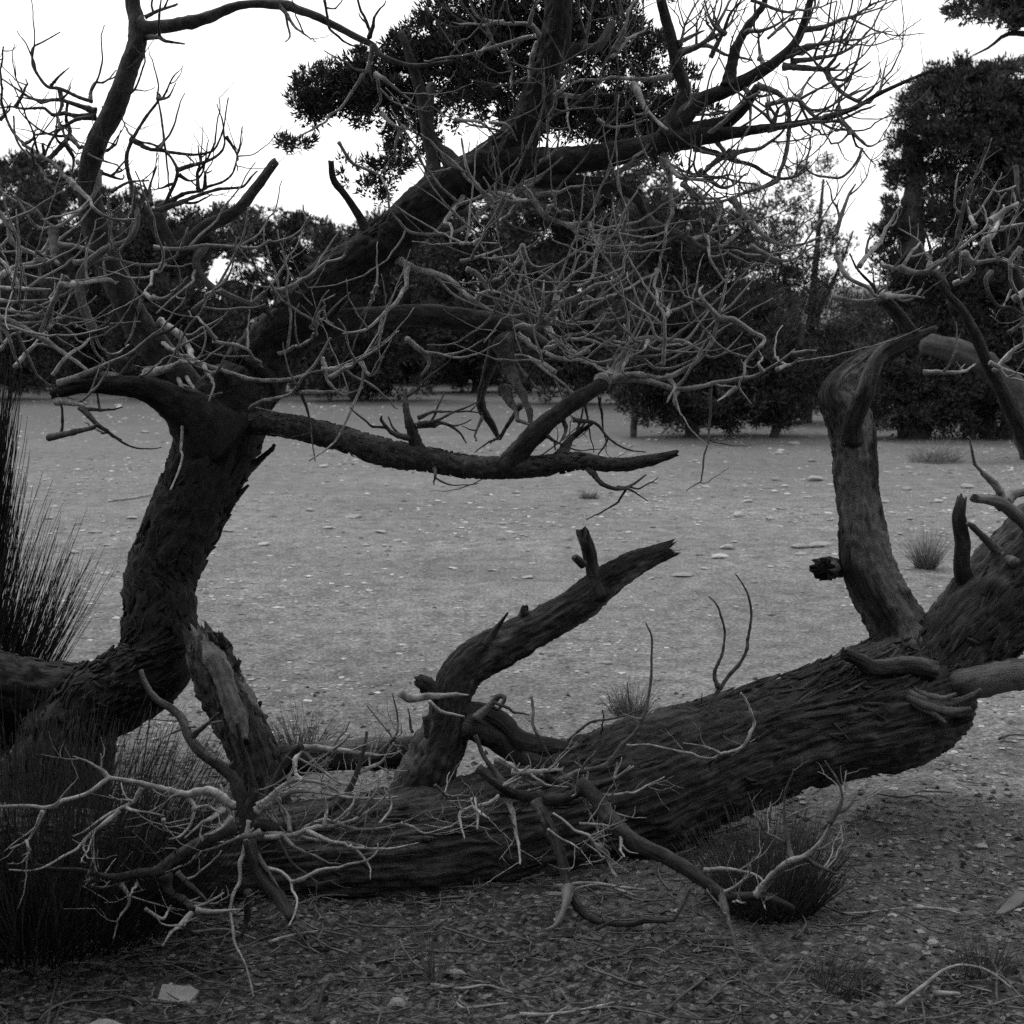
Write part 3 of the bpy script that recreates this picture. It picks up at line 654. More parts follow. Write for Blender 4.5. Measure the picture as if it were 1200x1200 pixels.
# living sprays of the leaning tree
LOB = [(385,100,42,26),(365,125,34,22),(342,165,26,9,.7),(425,118,46,30),(430,85,36,30),(472,105,40,40,.8),(530,60,44,34),(575,30,44,28),(455,190,34,26,.5),(440,225,26,20,.4),(482,150,34,36,.6),
       (600,60,46,50,.8),(660,40,46,44),(720,40,40,44),(690,135,66,30,1.3),(745,155,46,26,1.2),(765,60,20,32,.6),(828,128,20,9,.6),(560,100,36,34,.8),(612,140,34,26,.8),(520,20,36,20,.7),(780,192,34,16,.4),(410,200,14,18,.25),
       (700,-30,120,40,.8),(560,-30,80,30,.8),(540,90,60,60,.5),(500,60,40,40,.6),(640,110,60,50,.5),(725,95,50,40,.6),(590,10,70,24,.6),(470,60,26,24,.7),(800,100,22,30,.4),(770,130,40,30,.7)]
c, dd = lobes_points(px_lobes(LOB, 5.05), 2700, .029, 32, 3)
Vv, Qq = needles(c, dd, .021, .0085, 4)
mesh_obj('crown', Vv, Qq, M_LEAF, tree, smooth=False)
# the crown goes on unseen above the frame, shaped to shade the ground in front
up = [((-.3, 4.4, 4.0), (1.3, .9, .5), 1.2), ((.1, 3.4, 3.7), (1.0, .9, .45), .9), ((-1.2, 3.2, 3.6), (1.1, 1.0, .45), 1.1), ((-.2, 2.2, 3.5), (1.4, .8, .4), 1.1), ((-1.8, 4.3, 3.9), (.8, .8, .4), .7)]
crown('crown', up, 640, .12, 22, .11, .045, M_LEAF, tree, 9)
for s_ in ([(.0, 4.7, 3.05), (-.2, 4.0, 3.6), (-.6, 3.2, 3.6), (-.4, 2.3, 3.5)], [(.0, 4.7, 3.2), (.4, 4.0, 3.7), (.7, 3.3, 3.7), (1.2, 2.5, 3.7)], [(-1.3, 5.0, 2.9), (-1.5, 4.4, 3.6), (-1.6, 3.6, 3.7)]):
    tube('limb', s_, np.linspace(.035, .012, len(s_)), M_LIMB, tree, nseg=10)

# ================================================================== the fallen tree
fb = P(300, 1000, 3.75)
fallen = thing('fallen_tree', 'big fallen tree with fibrous bark log sloping up to a forked right end', 'fallen tree', (fb[0], fb[1], 0))
LOGP = '-90,1000,58 30,1012,62 150,1020,62 250,1018,62 350,1008,63 450,1000,68 550,985,68 650,957,74 750,925,75 850,886,68 940,854,64 1010,834,70 1055,820,72 1092,806,62'
branch('trunk', fallen, LOGP, d=(3.62, 4.45), mat=M_LOG, join=False, amp=0, nseg=190, step=.0085, rough=.08, fib=.055, knob=.14, freq=1.5)
branch('trunk', fallen, '1035,825,48 1085,795,54 1130,750,52 1170,708,55 1215,662,58 1270,612,54 1330,560,46 1400,500,36', d=(4.38, 4.5), mat=M_LOG, join=False, amp=0, jag=(0, 1.2), nseg=90, step=.011, rough=.14, fib=.04, freq=1.2)
branch('limb', fallen, '1085,800,46 1066,768,44 1052,733,33 1026,687,29 1014,650,27 1008,600,23.5 1003,550,24 999,510,25 990,480,25 984,462,22 1000,440,18 1030,418,14 1062,400,9 1078,392,6', d=(4.42, 4.6), mat=M_SNAG, join=False, amp=0, nseg=96, step=.008, rough=.12, fib=.075, knob=.13, freq=1.2)
branch('limb', fallen, '998,520,12 1000,492,12 1012,466,11 1019,440,10 1033,414,9 1062,398,8 1082,391,5 1097,384,3.5', d=(4.46, 4.4), mat=M_SNAG, join=False, nseg=20)
branch('limb', fallen, '1085,815,14 1112,808,16 1140,800,18 1200,790,17 1265,786,15', d=(4.35, 4.2), mat=M_SNAG, join=False, nseg=24, fib=.03)
branch('stub', fallen, '1095,786,12 1066,780,11 1040,783,10 1020,783,10 1008,774,8 990,767,6', d=(4.22, 4.14), mat=M_SNAG, join=False, nseg=20, jag=(0, .4), fib=.06)
branch('stub', fallen, '1012,670,15 994,666,10 980,666,10 966,666,13', d=(4.5, 4.42), mat=M_SNAG, join=False, nseg=28, rough=.2, fib=.12, jag=(0, 1.3))
for s_, d_ in (('1058,806,2 1075,818,5 1098,828,6 1122,824,4.5 1140,815,3 1152,806,1.5', 4.19), ('1062,816,2 1080,827,5 1105,835,5 1135,831,2', 4.17), ('1068,804,1.5 1082,816,4 1104,823,3.5 1118,818,1.5', 4.2), ('1056,812,1.5 1072,826,4 1092,836,4 1108,845,1.5', 4.18)):
    branch('torn_splinter', fallen, s_, d=(d_, d_ - .05), mat=M_BARE, join=False, amp=.01, nseg=14, fib=.16, rough=.2, jag=(1, 1))
branch('torn_splinter', fallen, '1080,838,5 1110,840,8 1140,836,4', d=(4.2, 4.14), mat=M_SNAG, join=False, nseg=12, fib=.06, jag=(0, 1))
branch('stub', fallen, '1133,690,12 1127,665,10 1128,635,9 1124,605,8 1127,585,6', d=(4.4, 4.35), mat=M_LIMB, join=False, nseg=18, rough=.14, jag=(0, 1))
branch('branch', fallen, '1190,660,6 1165,640,6 1138,618,5', d=(4.3, 4.3), mat=M_BARE, join=False)
branch('branch', fallen, '1215,625,9 1190,603,8 1170,588,7 1142,584,5', d=(4.35, 4.2), mat=M_BARE, join=False, jag=(0, .6))
branch('branch', fallen, '1172,585,5 1171,572,4 1150,548,3 1133,516,2', d=4.2, mat=M_TWIG)
branch('branch', fallen, '1175,590,6 1190,582,6 1230,578,6', d=4.25, mat=M_BARE)
branch('branch', fallen, '1172,575,3 1160,565,2.5 1148,556,1.6', d=4.2, mat=M_TWIG)
RB = [ # bare branches above the right end
 '1121,283 1125,263 1132,233 1145,204 1157,170', '1143,266 1138,255 1132,235', '1007,312 1024,288 1044,262 1053,243', '980,301 993,325 1017,338 1033,347 1072,334',
 '1060,392 1040,360 1026,343 1007,319 995,299', '975,348 1007,350 1035,348', '980,272 991,244 1004,215', '1035,312 1053,312 1068,297 1081,283', '1088,318 1088,299 1084,272',
 '1055,314 1072,318 1090,316 1116,301 1138,283 1163,255 1180,226', '1119,332 1138,321 1145,306 1150,283', '1130,297 1141,307 1163,306 1180,307 1210,320', '1161,319 1154,327 1158,345 1169,358 1183,361 1205,370',
 '1196,290 1185,308 1189,338 1205,375', '1174,268 1215,255', '1155,280 1167,294 1180,305', '1183,390 1200,372', '1165,435 1185,412 1210,400', '1082,436 1120,435 1145,427', '1160,425 1200,440', '1190,195 1196,230 1210,245',
 '1190,350 1210,330 1220,320', '1152,287 1170,262 1175,240', '1160,260 1185,240 1205,235', '1090,316 1105,335 1112,345', '1033,347 1060,345 1085,350']
rb = Batch()
for k_, s_ in enumerate(RB):
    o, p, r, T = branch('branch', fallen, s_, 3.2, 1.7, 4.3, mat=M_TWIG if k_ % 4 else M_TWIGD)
    sprout(rb, p, r, T, 2, .05, .18, .7, .6, 2)
rb.build('fine_twigs', M_TWIG, fallen)
branch('limb', fallen, '1090,318,3.5 1097,323,4 1108,341,4.5 1127,363,5 1141,388,6 1156,423,7 1180,470,9 1225,560,13 1262,640,18', d=(4.5, 4.55), mat=M_LIMB, join=False)
branch('limb', fallen, '1165,251,5 1174,268,5 1180,299,6 1200,345,7 1230,420,9 1262,520,12 1288,605,16', d=(4.4, 4.5), mat=M_LIMB, join=False)
branch('limb', fallen, '1035,350,7 1050,370,7 1064,396,8', d=(4.35, 4.4), mat=M_LIMB, join=False)

# loose strips of bark along the log
def bark_strips(name, parent, pathstr, d, n, mat, seed, la=(.05, .20), wa=(.002, .008), full=False):
    rg = random.Random(seed)
    q = nums(pathstr); t = np.linspace(0, 1, len(q))
    C = np.array([np.r_[P(a[0], a[1], d[0] + (d[1] - d[0]) * u), a[2] * (d[0] + (d[1] - d[0]) * u) / F] for a, u in zip(q, t)])
    S = catmull(C, 260); p = S[:, :3]; r = S[:, 3]
    T = np.gradient(p, axis=0); T /= np.linalg.norm(T, axis=1)[:, None]
    B = Batch()
    for _ in range(n):
        k0 = rg.randrange(6, 240); th = rg.uniform(-math.pi, math.pi) if full is True else rg.uniform(*(full or (-2.6, 1.3))); L = rg.uniform(*la)
        m = max(3, int(L / .035) + 2); pts = []; th1 = th + rg.gauss(0, .12)
        seglen = np.linalg.norm(p[1] - p[0])
        lift0, lift1 = rg.uniform(.97, 1.04), rg.uniform(1.0, 1.10)
        for i in range(m):
            u = i / (m - 1); k = int(min(max(k0 + (u * L) / seglen, 0), 259))
            tt = T[k]; s = np.cross(tt, (0, 0, 1)); s /= np.linalg.norm(s); z = np.cross(s, tt)
            a = th + (th1 - th) * u
            pts.append(p[k] + (s * math.cos(a) * 1 + z * math.sin(a)) * -1 * r[k] * (lift0 + (lift1 - lift0) * u ** 2 + rg.gauss(0, .008)))
        wd = rg.uniform(*wa)
        B.add(pts, [wd * (.5 + .5 * math.sin(math.pi * min(.95, .15 + .8 * i / (m - 1)))) for i in range(m)], 5, step=L / (m * 2), seed=rg.randrange(999))
    return B.build(name, mat, parent)
bark_strips('loose_bark', fallen, LOGP, (3.62, 4.45), 900, M_LOG, 3)
bark_strips('loose_bark', fallen, LOGP, (3.62, 4.45), 160, M_SNAG, 5, (.03, .14), (.003, .009))
bark_strips('loose_bark', fallen, LOGP, (3.62, 4.45), 500, M_LOG, 6, (.015, .06), (.002, .007), full=True)

TRUNKP = '62,940,60 75,880,54 100,832,46 145,806,44 182,775,43 188,722,40 187,683,39 203,640,41 224,592,42 245,545,44 262,500,47 272,470,44'
LIMBP = '258,500,42 292,448,37 342,380,32 395,322,27 450,285,25 510,233,25 568,198,25 607,164,22 629,115,18 648,60,17 655,0,15'
MOSSP = '280,496,12 330,498,13 370,506,14 410,517,14 450,530,16 500,538,14 550,547,13 600,548,12 640,545,12 680,540,10 720,545,8'
bark_strips('bark_flakes', tree, TRUNKP, (4.22, 4.59), 1500, M_TRUNK, 13, (.012, .055), (.003, .008), full=True)
bark_strips('bark_flakes', tree, '130,812,36 60,810,33 5,796,29 -40,780,27', (4.35, 4.29), 420, M_TRUNK, 19, (.012, .06), (.003, .009), full=True)
bark_strips('bark_flakes', tree, LIMBP, (4.6, 4.74), 1000, M_TRUNK, 14, (.012, .06), (.0025, .006), full=True)
bark_strips('bark_flakes', tree, MOSSP, (4.45, 4.15), 700, M_MOSS, 15, (.008, .03), (.002, .005), full=True)
bark_strips('bark_flakes', tree, '236,750,17 246,768,25 258,802,25 280,845,26 297,882,26 313,935,24', (4.24, 4.03), 380, M_LOG, 16, (.012, .06), (.003, .009), full=True)
bark_strips('bark_flakes', fallen, '1035,825,48 1085,795,54 1130,750,52 1170,708,55 1215,662,58', (4.38, 4.46), 500, M_LOG, 17, (.015, .08), (.002, .008), full=True)
bark_strips('bark_flakes', fallen, '940,852,60 1010,832,66 1055,818,68 1085,806,62', (4.26, 4.44), 420, M_LOG, 18, (.012, .05), (.002, .006), full=(-2.6, -.1))

# ================================================================== the snapped bough behind the log
sb = P(495, 950, 4.05)
bough = thing('snapped_bough', 'dark snapped bough forking up from behind the fallen log, its end broken off', 'dead branch', (sb[0], sb[1], 0))
branch('limb', bough, '478,985,34 490,935,30 508,890,29 524,850,25 529,815,22 545,786,22 580,760,23 630,735,20 680,706,19 705,686,17 740,662,15 783,645,9', d=(4.0, 4.15), mat=M_SNAG, join=False, amp=0, nseg=80, step=.007, rough=.14, fib=.085, jag=(0, 1.6), knob=.13, freq=1.1)
branch('stub', bough, '708,702,11 699,682,9.5 693,662,8 690,646,8 684,628,8', d=(4.08, 4.06), mat=M_SNAG, join=False, nseg=18, rough=.2, jag=(0, 1.2))
branch('stub', bough, '684,662,5 676,654,4', d=(4.05, 4.03), mat=M_SNAG, join=False, jag=(0, .8))
branch('stub', bough, '606,742,7 610,728,6 614,713,4', d=(4.05, 4.05), mat=M_SNAG, join=False, jag=(0, 1))
branch('stub', bough, '568,756,5 580,738,4 594,720,2', d=(4.02, 4.0), mat=M_SNAG, join=False)
branch('stub', bough, '505,815,9 500,803,10 492,798,8', d=(4.0, 3.98), mat=M_SNAG, join=False, rough=.25, jag=(0, .8))
branch('limb', bough, '520,885,20 470,882,19 420,884,18 370,888,18 310,893,18', d=(4.1, 4.15), mat=M_SNAG, join=False, nseg=28, rough=.16)
branch('limb', bough, '530,845,20 560,838,16 585,846,14 610,868,12 650,876,11 700,884,9 755,892,7', d=(4.05, 4.12), mat=M_SNAG, join=False, nseg=20, rough=.14)
branch('limb', bough, '545,850,15 578,862,16 600,880,13 625,893,11 650,900,8', d=(3.98, 3.95), mat=M_LIMB, join=False, nseg=20)
branch('branch', bough, '469,812,5 482,818,5 505,814,4.5 530,814,3 550,813,1.5', d=(3.9, 3.9), mat=M_TWIG, join=False)
branch('branch', bough, '503,822,2.4 520,835,2.4 543,840,2', d=(3.88, 3.9), mat=M_PALE, join=False)
branch('branch', bough, '557,842,6 572,828,5 583,814,3.5 592,815,3 586,826,2.6 577,824,2.4', d=(3.95, 3.9), mat=M_SNAG, join=False)
branch('branch', bough, '578,823,2 600,832,1.8 621,838,1.4', d=(3.9, 3.9), mat=M_TWIGD, join=False)
branch('branch', bough, '623,817,1.5 627,850,2 640,880,2 652,905,2', d=(3.92, 3.88), mat=M_TWIGD, join=False)
branch('branch', bough, '500,840,5 500,860,4', d=(3.95, 3.95), mat=M_LIMB, join=False)
for s_ in ('430,827 460,863 477,880', '460,813 466,850 462,868', '478,830 484,858', '410,845 395,870 388,876', '735,800 742,835 748,862', '758,830 720,842 690,845 665,868', '706,832 704,862 697,880'):
    branch('twig', bough, s_, 1.2, 1.9, 4.0, mat=M_TWIGD, join=False)

# ================================================================== dead branches lying over the log
def dead(name, label, segs, cat='dead branch', group=None, twigs=2, mat=M_TWIG, lift=.3, near=0):
    q = nums(segs[0][0])[-1]
    d = segs[0][3]; d = d if not isinstance(d, tuple) else d[1]
    b = P(q[0], q[1], d)
    t = thing(name, label, cat, b, group)
    B = Batch()
    global TRACE
    TRACE = []
    for k_, sg in enumerate(segs):
        if near: sg = (sg[0], sg[1], sg[2], tuple(v - near for v in sg[3]) if isinstance(sg[3], tuple) else sg[3] - near) + tuple(sg[4:])
        o, p, r, T = branch('stem' if k_ == 0 else 'twig', t if k_ == 0 else st, sg[0], sg[1], sg[2], sg[3], mat=sg[4] if len(sg) > 4 else mat, dr=.03, amp=.03, thin=.82, rough=.2, knob=.2)
        if k_ == 0: st = o
        if twigs: sprout(B, p, r, T, twigs * 2, .03, .15, .55, lift, 2, .2, .001)
    B.build('fine_twigs', mat, st)
    return t
dead('dead_branch', 'antler-like dead branch standing out of the hub in front of the torn bough', [
    ('165,785,3 170,800,4 182,818,5 210,838,6 222,865,7 240,885,8 270,908,9 282,935,10 290,958,11 292,985,10 288,1010,8', 3, 9, (3.75, 3.58), M_SNAG),
    ('222,866 237,855 248,845 257,833', 4, 3, 3.68, M_SNAG), ('175,868 205,858 230,850', 1.6, 3, 3.68), ('243,848 262,846', 2.4, 2, 3.66, M_SNAG), ('262,905 275,890 268,865 265,850', 5, 3, 3.66, M_SNAG),
    ('290,960 296,930 292,905 284,880 280,850', 8, 3, 3.6, M_LIMB), ('290,955 310,935 335,890 350,876', 7, 5, 3.62, M_SNAG)], twigs=0, mat=M_TWIG)
dead('dead_branch', 'long thin pale twig hanging from the hub down to the dark litter', [
    ('292,962,3.4 288,985,3.2 281,1012,3 280,1030,2.8 272,1050,2.6 272,1085,2.5 276,1110,2.4 290,1140,2.2 298,1175,2 302,1200,1.8', 3, 2, (3.52, 3.2), M_PALE)], twigs=0)
dead('dead_branch', 'forked grey dead branch reaching left over the dark shrub from the hub', [
    ('-10,946,2.4 30,945,2.6 50,950,2.8 68,948,2.8 100,932,2.8 122,915,3 130,912,3.2 170,918,3.6 190,922,4 215,931,5 245,928,6 275,945,7', 3, 7, (3.35, 3.55), M_TWIG),
    ('128,913 112,897 85,887', 2.6, 1.6, 3.42, M_TWIG), ('50,951 42,968 30,985 12,994', 2.4, 1.5, 3.36), ('30,986 35,995 25,1003', 1.6, 1, 3.36), ('167,922 158,940 150,945 128,955 110,965 88,980', 2.8, 2, 3.42, M_TWIG),
    ('140,950 100,982 85,997 50,1016 12,1022', 2.4, 1.8, 3.4, M_PALE), ('148,946 165,950 192,957', 2, 1.6, 3.42), ('220,934 228,948 222,965 212,978 197,982', 2.6, 1.6, 3.45, M_PALE), ('228,948 245,947 258,955', 2, 1.5, 3.46),
    ('262,948 240,965 215,982', 2.8, 1.8, 3.45, M_TWIG), ('270,958 250,975 240,978', 2.4, 1.6, 3.44), ('192,960 193,975', 2.6, 2.2, 3.44, M_PALE), ('108,980 110,1010 113,1020', 1.8, 1.5, 3.4)], twigs=1, near=.22)
dead('dead_branch', 'knotty grey dead branch low over the litter below the hub', [
    ('42,1013,2.5 60,1018,3 95,1020,3.5 130,1028,4.5 165,1023,6 185,1020,7 205,1005,8 240,985,9 275,968,10', 3, 10, (3.3, 3.5), M_LIMB),
    ('193,1025 197,1045 210,1055 230,1065', 7, 4, 3.38, M_LIMB), ('208,1022 230,1040 250,1065', 4, 3, 3.38, M_TWIGD), ('230,1067 255,1068 280,1063', 3.5, 2.4, 3.34, M_TWIG), ('142,1037 150,1050 150,1062 140,1075 132,1100', 2.8, 1.8, 3.32, M_TWIG),
    ('160,1035 150,1052', 2.2, 1.6, 3.32), ('115,1030 100,1040 125,1040 150,1032', 3, 3, 3.34, M_TWIGD), ('225,1070 205,1090 192,1112', 3, 2, 3.28, M_TWIG), ('170,1065 190,1075 200,1060', 2.6, 2, 3.3)], twigs=1, near=.12)
dead('dead_branch', 'dark curved dead branch sweeping from the hub over the top of the log', [
    ('430,858,2 428,880,2.5 420,905,3.5 405,930,5 380,950,6 350,963,7 320,968,8 296,965,8', 2, 8, (3.72, 3.56), M_LIMB), ('300,952 330,935 355,928 405,933 430,936 468,932', 4.5, 2, 3.62, M_TWIG), ('302,945 325,925 352,916 380,920 400,932', 4, 2.5, 3.62, M_TWIG),
    ('350,876 400,880 430,885 446,880', 4.5, 3, 3.72, M_TWIG), ('352,878 348,900 351,915', 3, 3, 3.68, M_PALE), ('355,880 372,900 400,920', 2.2, 2, 3.68, M_TWIG), ('446,882 462,862 465,845', 2.6, 1.4, 3.72, M_TWIGD), ('420,905 445,895 460,872', 2.6, 2, 3.7, M_TWIG),
    ('300,975 330,978 352,982 390,988 428,992', 3.4, 2.6, 3.5, M_TWIG), ('345,980 370,965 395,958 410,945 413,930', 3, 2, 3.54, M_TWIG), ('445,965 458,945 452,928', 2, 1.5, 3.56), ('340,885 362,895 380,905', 2, 1.6, 3.68)], twigs=2)
dead('dead_branch', 'fan of fine grey twigs spread on the log between hub and snapped bough', [
    ('455,930,2 430,950,2.6 395,965,3.2 355,975,3.6 310,980,4', 2, 4, (3.5, 3.44), M_TWIG), ('395,965 425,972 470,965 500,950', 2.6, 1.4, 3.47, M_TWIGM), ('360,974 400,990 450,995 490,985', 2.6, 1.4, 3.45, M_TWIG), ('330,978 360,1000 400,1012', 2.6, 1.5, 3.42, M_TWIGM),
    ('420,955 440,930 445,905', 2.2, 1.2, 3.52, M_TWIGM), ('380,968 385,945 375,925', 2.2, 1.2, 3.5, M_TWIG), ('340,976 335,950 320,930', 2.4, 1.4, 3.5, M_TWIGM), ('470,965 500,975 530,968', 1.8, 1.1, 3.48, M_TWIG), ('325,980 345,1015 372,1035', 2.2, 1.2, 3.4, M_TWIGD),
    ('410,991 430,1010 435,1030', 1.8, 1.1, 3.42, M_TWIG), ('305,975 270,985 230,1000 190,995', 3, 1.6, 3.38, M_TWIGM), ('235,998 215,1015 180,1025', 2, 1.2, 3.34, M_TWIG)], twigs=1, mat=M_TWIGM)
dead('dead_branch', 'short stout dead branch propped against the shaded foot of the log', [
    ('292,985,9 305,1025,10 325,1050,10 342,1078,7', 9, 7, (3.45, 3.3), M_SNAG), ('314,1018 330,1022 343,1040 348,1060 340,1085', 2.4, 2, 3.3, M_PALE), ('342,1034 370,1022 400,1014 432,1008 442,998 441,990', 2.4, 1.6, 3.34, M_TWIG),
    ('300,1000 318,1030 325,1040', 3, 2, 3.36, M_TWIGD), ('290,1045 292,1075 286,1098', 6, 4, 3.3, M_SNAG)], twigs=0)
dead('dead_branch', 'crooked dead branch draped across the log below the snapped bough', [
    ('557,862,3 567,890,3.5 588,917,5 592,930,6 620,935,8 655,936,8 690,925,7 720,912,5', 3, 7, (3.85, 3.6), M_LIMB), ('757,730 765,750 763,800 750,847 727,877 700,900 653,913 600,927', 1.6, 5.5, (3.85, 3.62), M_TWIGD), ('560,900 580,915 605,928', 6, 7, 3.7, M_SNAG),
    ('592,928 575,940 542,950 540,965 545,982', 3.6, 2, 3.55, M_PALE), ('555,937 562,950 575,958', 3, 2, 3.54, M_PALE), ('560,955 560,972', 2.2, 2, 3.52, M_PALE), ('596,940 603,975 610,1014', 3, 2.2, 3.5, M_TWIG), ('600,905 630,905 660,900', 5, 3, 3.7, M_TWIG),
    ('580,890 605,908 640,912', 5, 3.5, 3.68, M_TWIG), ('510,920 530,940 545,948', 2.4, 2, 3.6, M_TWIGD), ('648,953 687,980 702,992', 2.6, 2.8, 3.52, M_PALE), ('702,992 712,1010 722,1026', 3.4, 3, 3.5, M_TWIG), ('642,972 660,985 682,995', 2, 1.8, 3.5, M_TWIG), ('680,965 715,968', 2, 2, 3.55),
    ('690,930 735,930 780,912', 2, 1.5, 3.66), ('640,910 690,935 720,960', 4, 3, 3.62, M_LIMB)], twigs=2)
dead('dead_branch', 'dark dead branch slanting off the log down to the under-log shrub', [
    ('680,915,8 698,935,11 715,960,12 740,985,12 770,1000,11 800,1015,10 825,1032,9 850,1050,7 890,1050,6 905,1052,5 930,1065,4', 11, 4, (3.62, 3.3), M_LIMB), ('888,1049 905,1028 925,1012 945,1003 962,985 975,962', 5, 3.5, 3.32, M_TWIG), ('972,965 985,942 984,925 968,890', 3, 1.8, 3.36, M_TWIGD),
    ('980,952 998,940 1003,925', 2.6, 1.6, 3.36, M_TWIGD), ('929,1010 922,985 920,940 930,900', 3, 1.8, 3.36, M_TWIGD), ('920,988 900,975 886,955', 2, 1.4, 3.36, M_TWIGD), ('943,1004 970,1020 988,1023', 2.6, 1.8, 3.32, M_TWIGD), ('845,1046 856,1075 862,1110 868,1165', 4.5, 2, (3.34, 3.15), M_TWIGD),
    ('825,1020 860,1020 885,1025 898,1035', 2.4, 2, 3.4, M_TWIG), ('858,1056 873,1058', 2, 1.6, 3.3, M_PALE), ('894,1055 897,1066', 1.6, 1.2, 3.3)], twigs=1)
dead('dead_branch', 'hooked grey dead branch curling over the litter in front of the log', [
    ('628,938,8 645,975,8 655,1000,8 664,1035,7 675,1060,6 692,1078,5 720,1086,4.5 745,1087,4 775,1075,3.5 795,1060,3 812,1042,2.2', 8, 3, (3.6, 3.25), M_SNAG), ('666,1042 660,1062 648,1085 635,1090', 6, 3.5, 3.3, M_BARE), ('706,1080 704,1065', 2.4, 2, 3.28, M_PALE), ('700,1088 716,1080 725,1078', 2, 2, 3.26, M_TWIGD)], twigs=0)
dead('dead_sapling', 'thin forked dry sapling rising from the top of the log', [
    ('827,838,3 834,818,3 842,806,3 860,785,3 872,765,2.8 880,725,2.5 876,695,2.2 862,672,1.8', 3, 2, (4.05, 4.1), M_TWIGD), ('842,806 837,787 847,760 848,730 838,708 829,698', 2.6, 1.6, 4.08, M_TWIGD), ('830,832 822,822 823,812', 1.5, 1, 4.05, M_TWIGD)], 'sapling', twigs=0)
dead('dead_branch', 'thin pale bow-shaped dead twig lying along the log top', [
    ('868,812,1.8 880,835,2 882,855,2.2 870,875,2.4 848,884,2.4 825,887,2.4 795,880,2.4 765,875,2.2 735,872,2', 2, 2, (3.78, 3.72), M_TWIG), ('845,884 830,876 800,870', 1.5, 1.2, 3.75)], twigs=1)

# ================================================================== shrubs and grass
def shrub(name, label, cat, basepx, n, spread, h, mat, seed, lean=(0, 0), curve=.3, rad=.0014, d=None, up=0, group=None, seg=3, wid=.5, loose=.16):
    b = gpt(*basepx) if d is None else P(basepx[0], basepx[1], d)
    t = thing(name, label, cat, b, group)
    rg = random.Random(seed); B = Batch()
    for _ in range(n):
        a = rg.uniform(0, 2 * math.pi); rr = spread * wid * math.sqrt(rg.random())
        p = np.array([b[0] + math.cos(a) * rr, b[1] + math.sin(a) * rr * .8, b[2] - .01])
        o = np.array([math.cos(a), math.sin(a), 0]) * rr / spread * 1.1
        dr = np.array([lean[0] + rg.gauss(0, loose), lean[1] + rg.gauss(0, loose), 1.0]) + o * .7; dr /= np.linalg.norm(dr)
        L = h * rg.uniform(.3, 1.1) * (1 - .35 * (rr / (spread * wid)) ** 2); q = [p]; ns = 5
        cv = np.array([rg.gauss(0, .12), rg.gauss(0, .12), curve])
        for i in range(ns):
            dr = dr + cv / ns + np.array([rg.gauss(0, .03), rg.gauss(0, .03), 0]); dr /= np.linalg.norm(dr)
            q.append(q[-1] + dr * L / ns)
        B.add(q, [rad * (1.2 - .8 * i / ns) for i in range(ns + 1)], seg, step=L / 9, knob=0)
    B.build('stems', mat, t)
    return t
def stub_stems(t, basept, n, h, mat, seed, sp):
    rg = random.Random(seed)
    for k in range(n):
        a = rg.uniform(-.6, .6)
        q = [np.array(basept) + np.array([rg.uniform(-sp, sp), rg.uniform(-sp, sp) * .4, -.02])]
        dr = np.array([math.sin(a), rg.uniform(-.3, .3), 1.0])
        for i in range(4): q.append(q[-1] + dr / np.linalg.norm(dr) * h / 4 + np.array([rg.gauss(0, .01), rg.gauss(0, .01), 0]))
        tube('stem', q, [.009 * (1 - .16 * i) for i in range(5)], mat, t, nseg=7)
# tall broom standing at the left edge
sh = shrub('broom_shrub', 'tall dark broom shrub of fine upright stems beside the leaning trunk', 'shrub', (-72, 880), 2100, .26, .97, M_STEM, 21, (.02, 0), .3, .0020, d=4.85, wid=.9, loose=.10)
stub_stems(sh, P(-72, 880, 4.85), 4, .4, M_LIMB, 2, .12)
B_ = Batch(); rg_ = random.Random(5)
for k in range(950):      # arching outer stems
    y0 = rg_.uniform(560, 790); x0 = rg_.uniform(-70, -5); L = rg_.uniform(80, 190); dd_ = 4.75 + rg_.gauss(0, .08)
    lean = rg_.uniform(.0, .42); q = [(x0, y0)]
    dx, dy = lean, -1.0
    for i in range(6):
        q.append((q[-1][0] + dx * L / 6, q[-1][1] + dy * L / 6)); dx = dx * .80 + rg_.gauss(0, .04); dy *= 1.02
    B_.add([P(a, b, dd_) for a, b in q], [.0021 * (1.2 - .14 * i) for i in range(7)], 3, step=.05, knob=0)
B_.build('stems', M_STEM, sh)
sh = shrub('low_shrub', 'low dense dark shrub of upright stems in front of the tree root', 'shrub', (45, 1072), 2300, .36, .56, M_STEM, 22, (.04, 0), .1, .0016, d=3.52, wid=1.0, loose=.26)
stub_stems(sh, P(30, 1072, 3.52), 3, .2, M_LIMB, 4, .2)
shrub('low_shrub', 'rounded dark shrub of fan-like stems sheltering beneath the raised log', 'shrub', (898, 1060), 850, .12, .29, M_STEMP, 23, (.02, .08), .1, .0015, wid=1.0, loose=.22)
shrub('grass_tuft', 'pale dry grass tuft behind the upright dead limb', 'grass tuft', (1085, 668), 420, .10, .30, M_GRASSL, 24, (0, 0), -.35, .0014, loose=.32)
shrub('grass_tuft', 'small faded grass tuft on open gravel behind the log', 'grass tuft', (738, 838), 260, .13, .17, M_GRASS, 25, (0, 0), -.3, .001, loose=.4)
shrub('grass_tuft', 'sparse tall grass tuft between torn bough and snapped bough', 'grass tuft', (352, 872), 170, .16, .22, M_GRASS, 26, (0, 0), -.3, .001, loose=.4)
shrub('grass_tuft', 'tiny dark grass tuft under the drooping lichened limb tip', 'grass tuft', (690, 582), 150, .14, .12, M_GRASS, 27, (0, 0), -.4, .002, loose=.6)
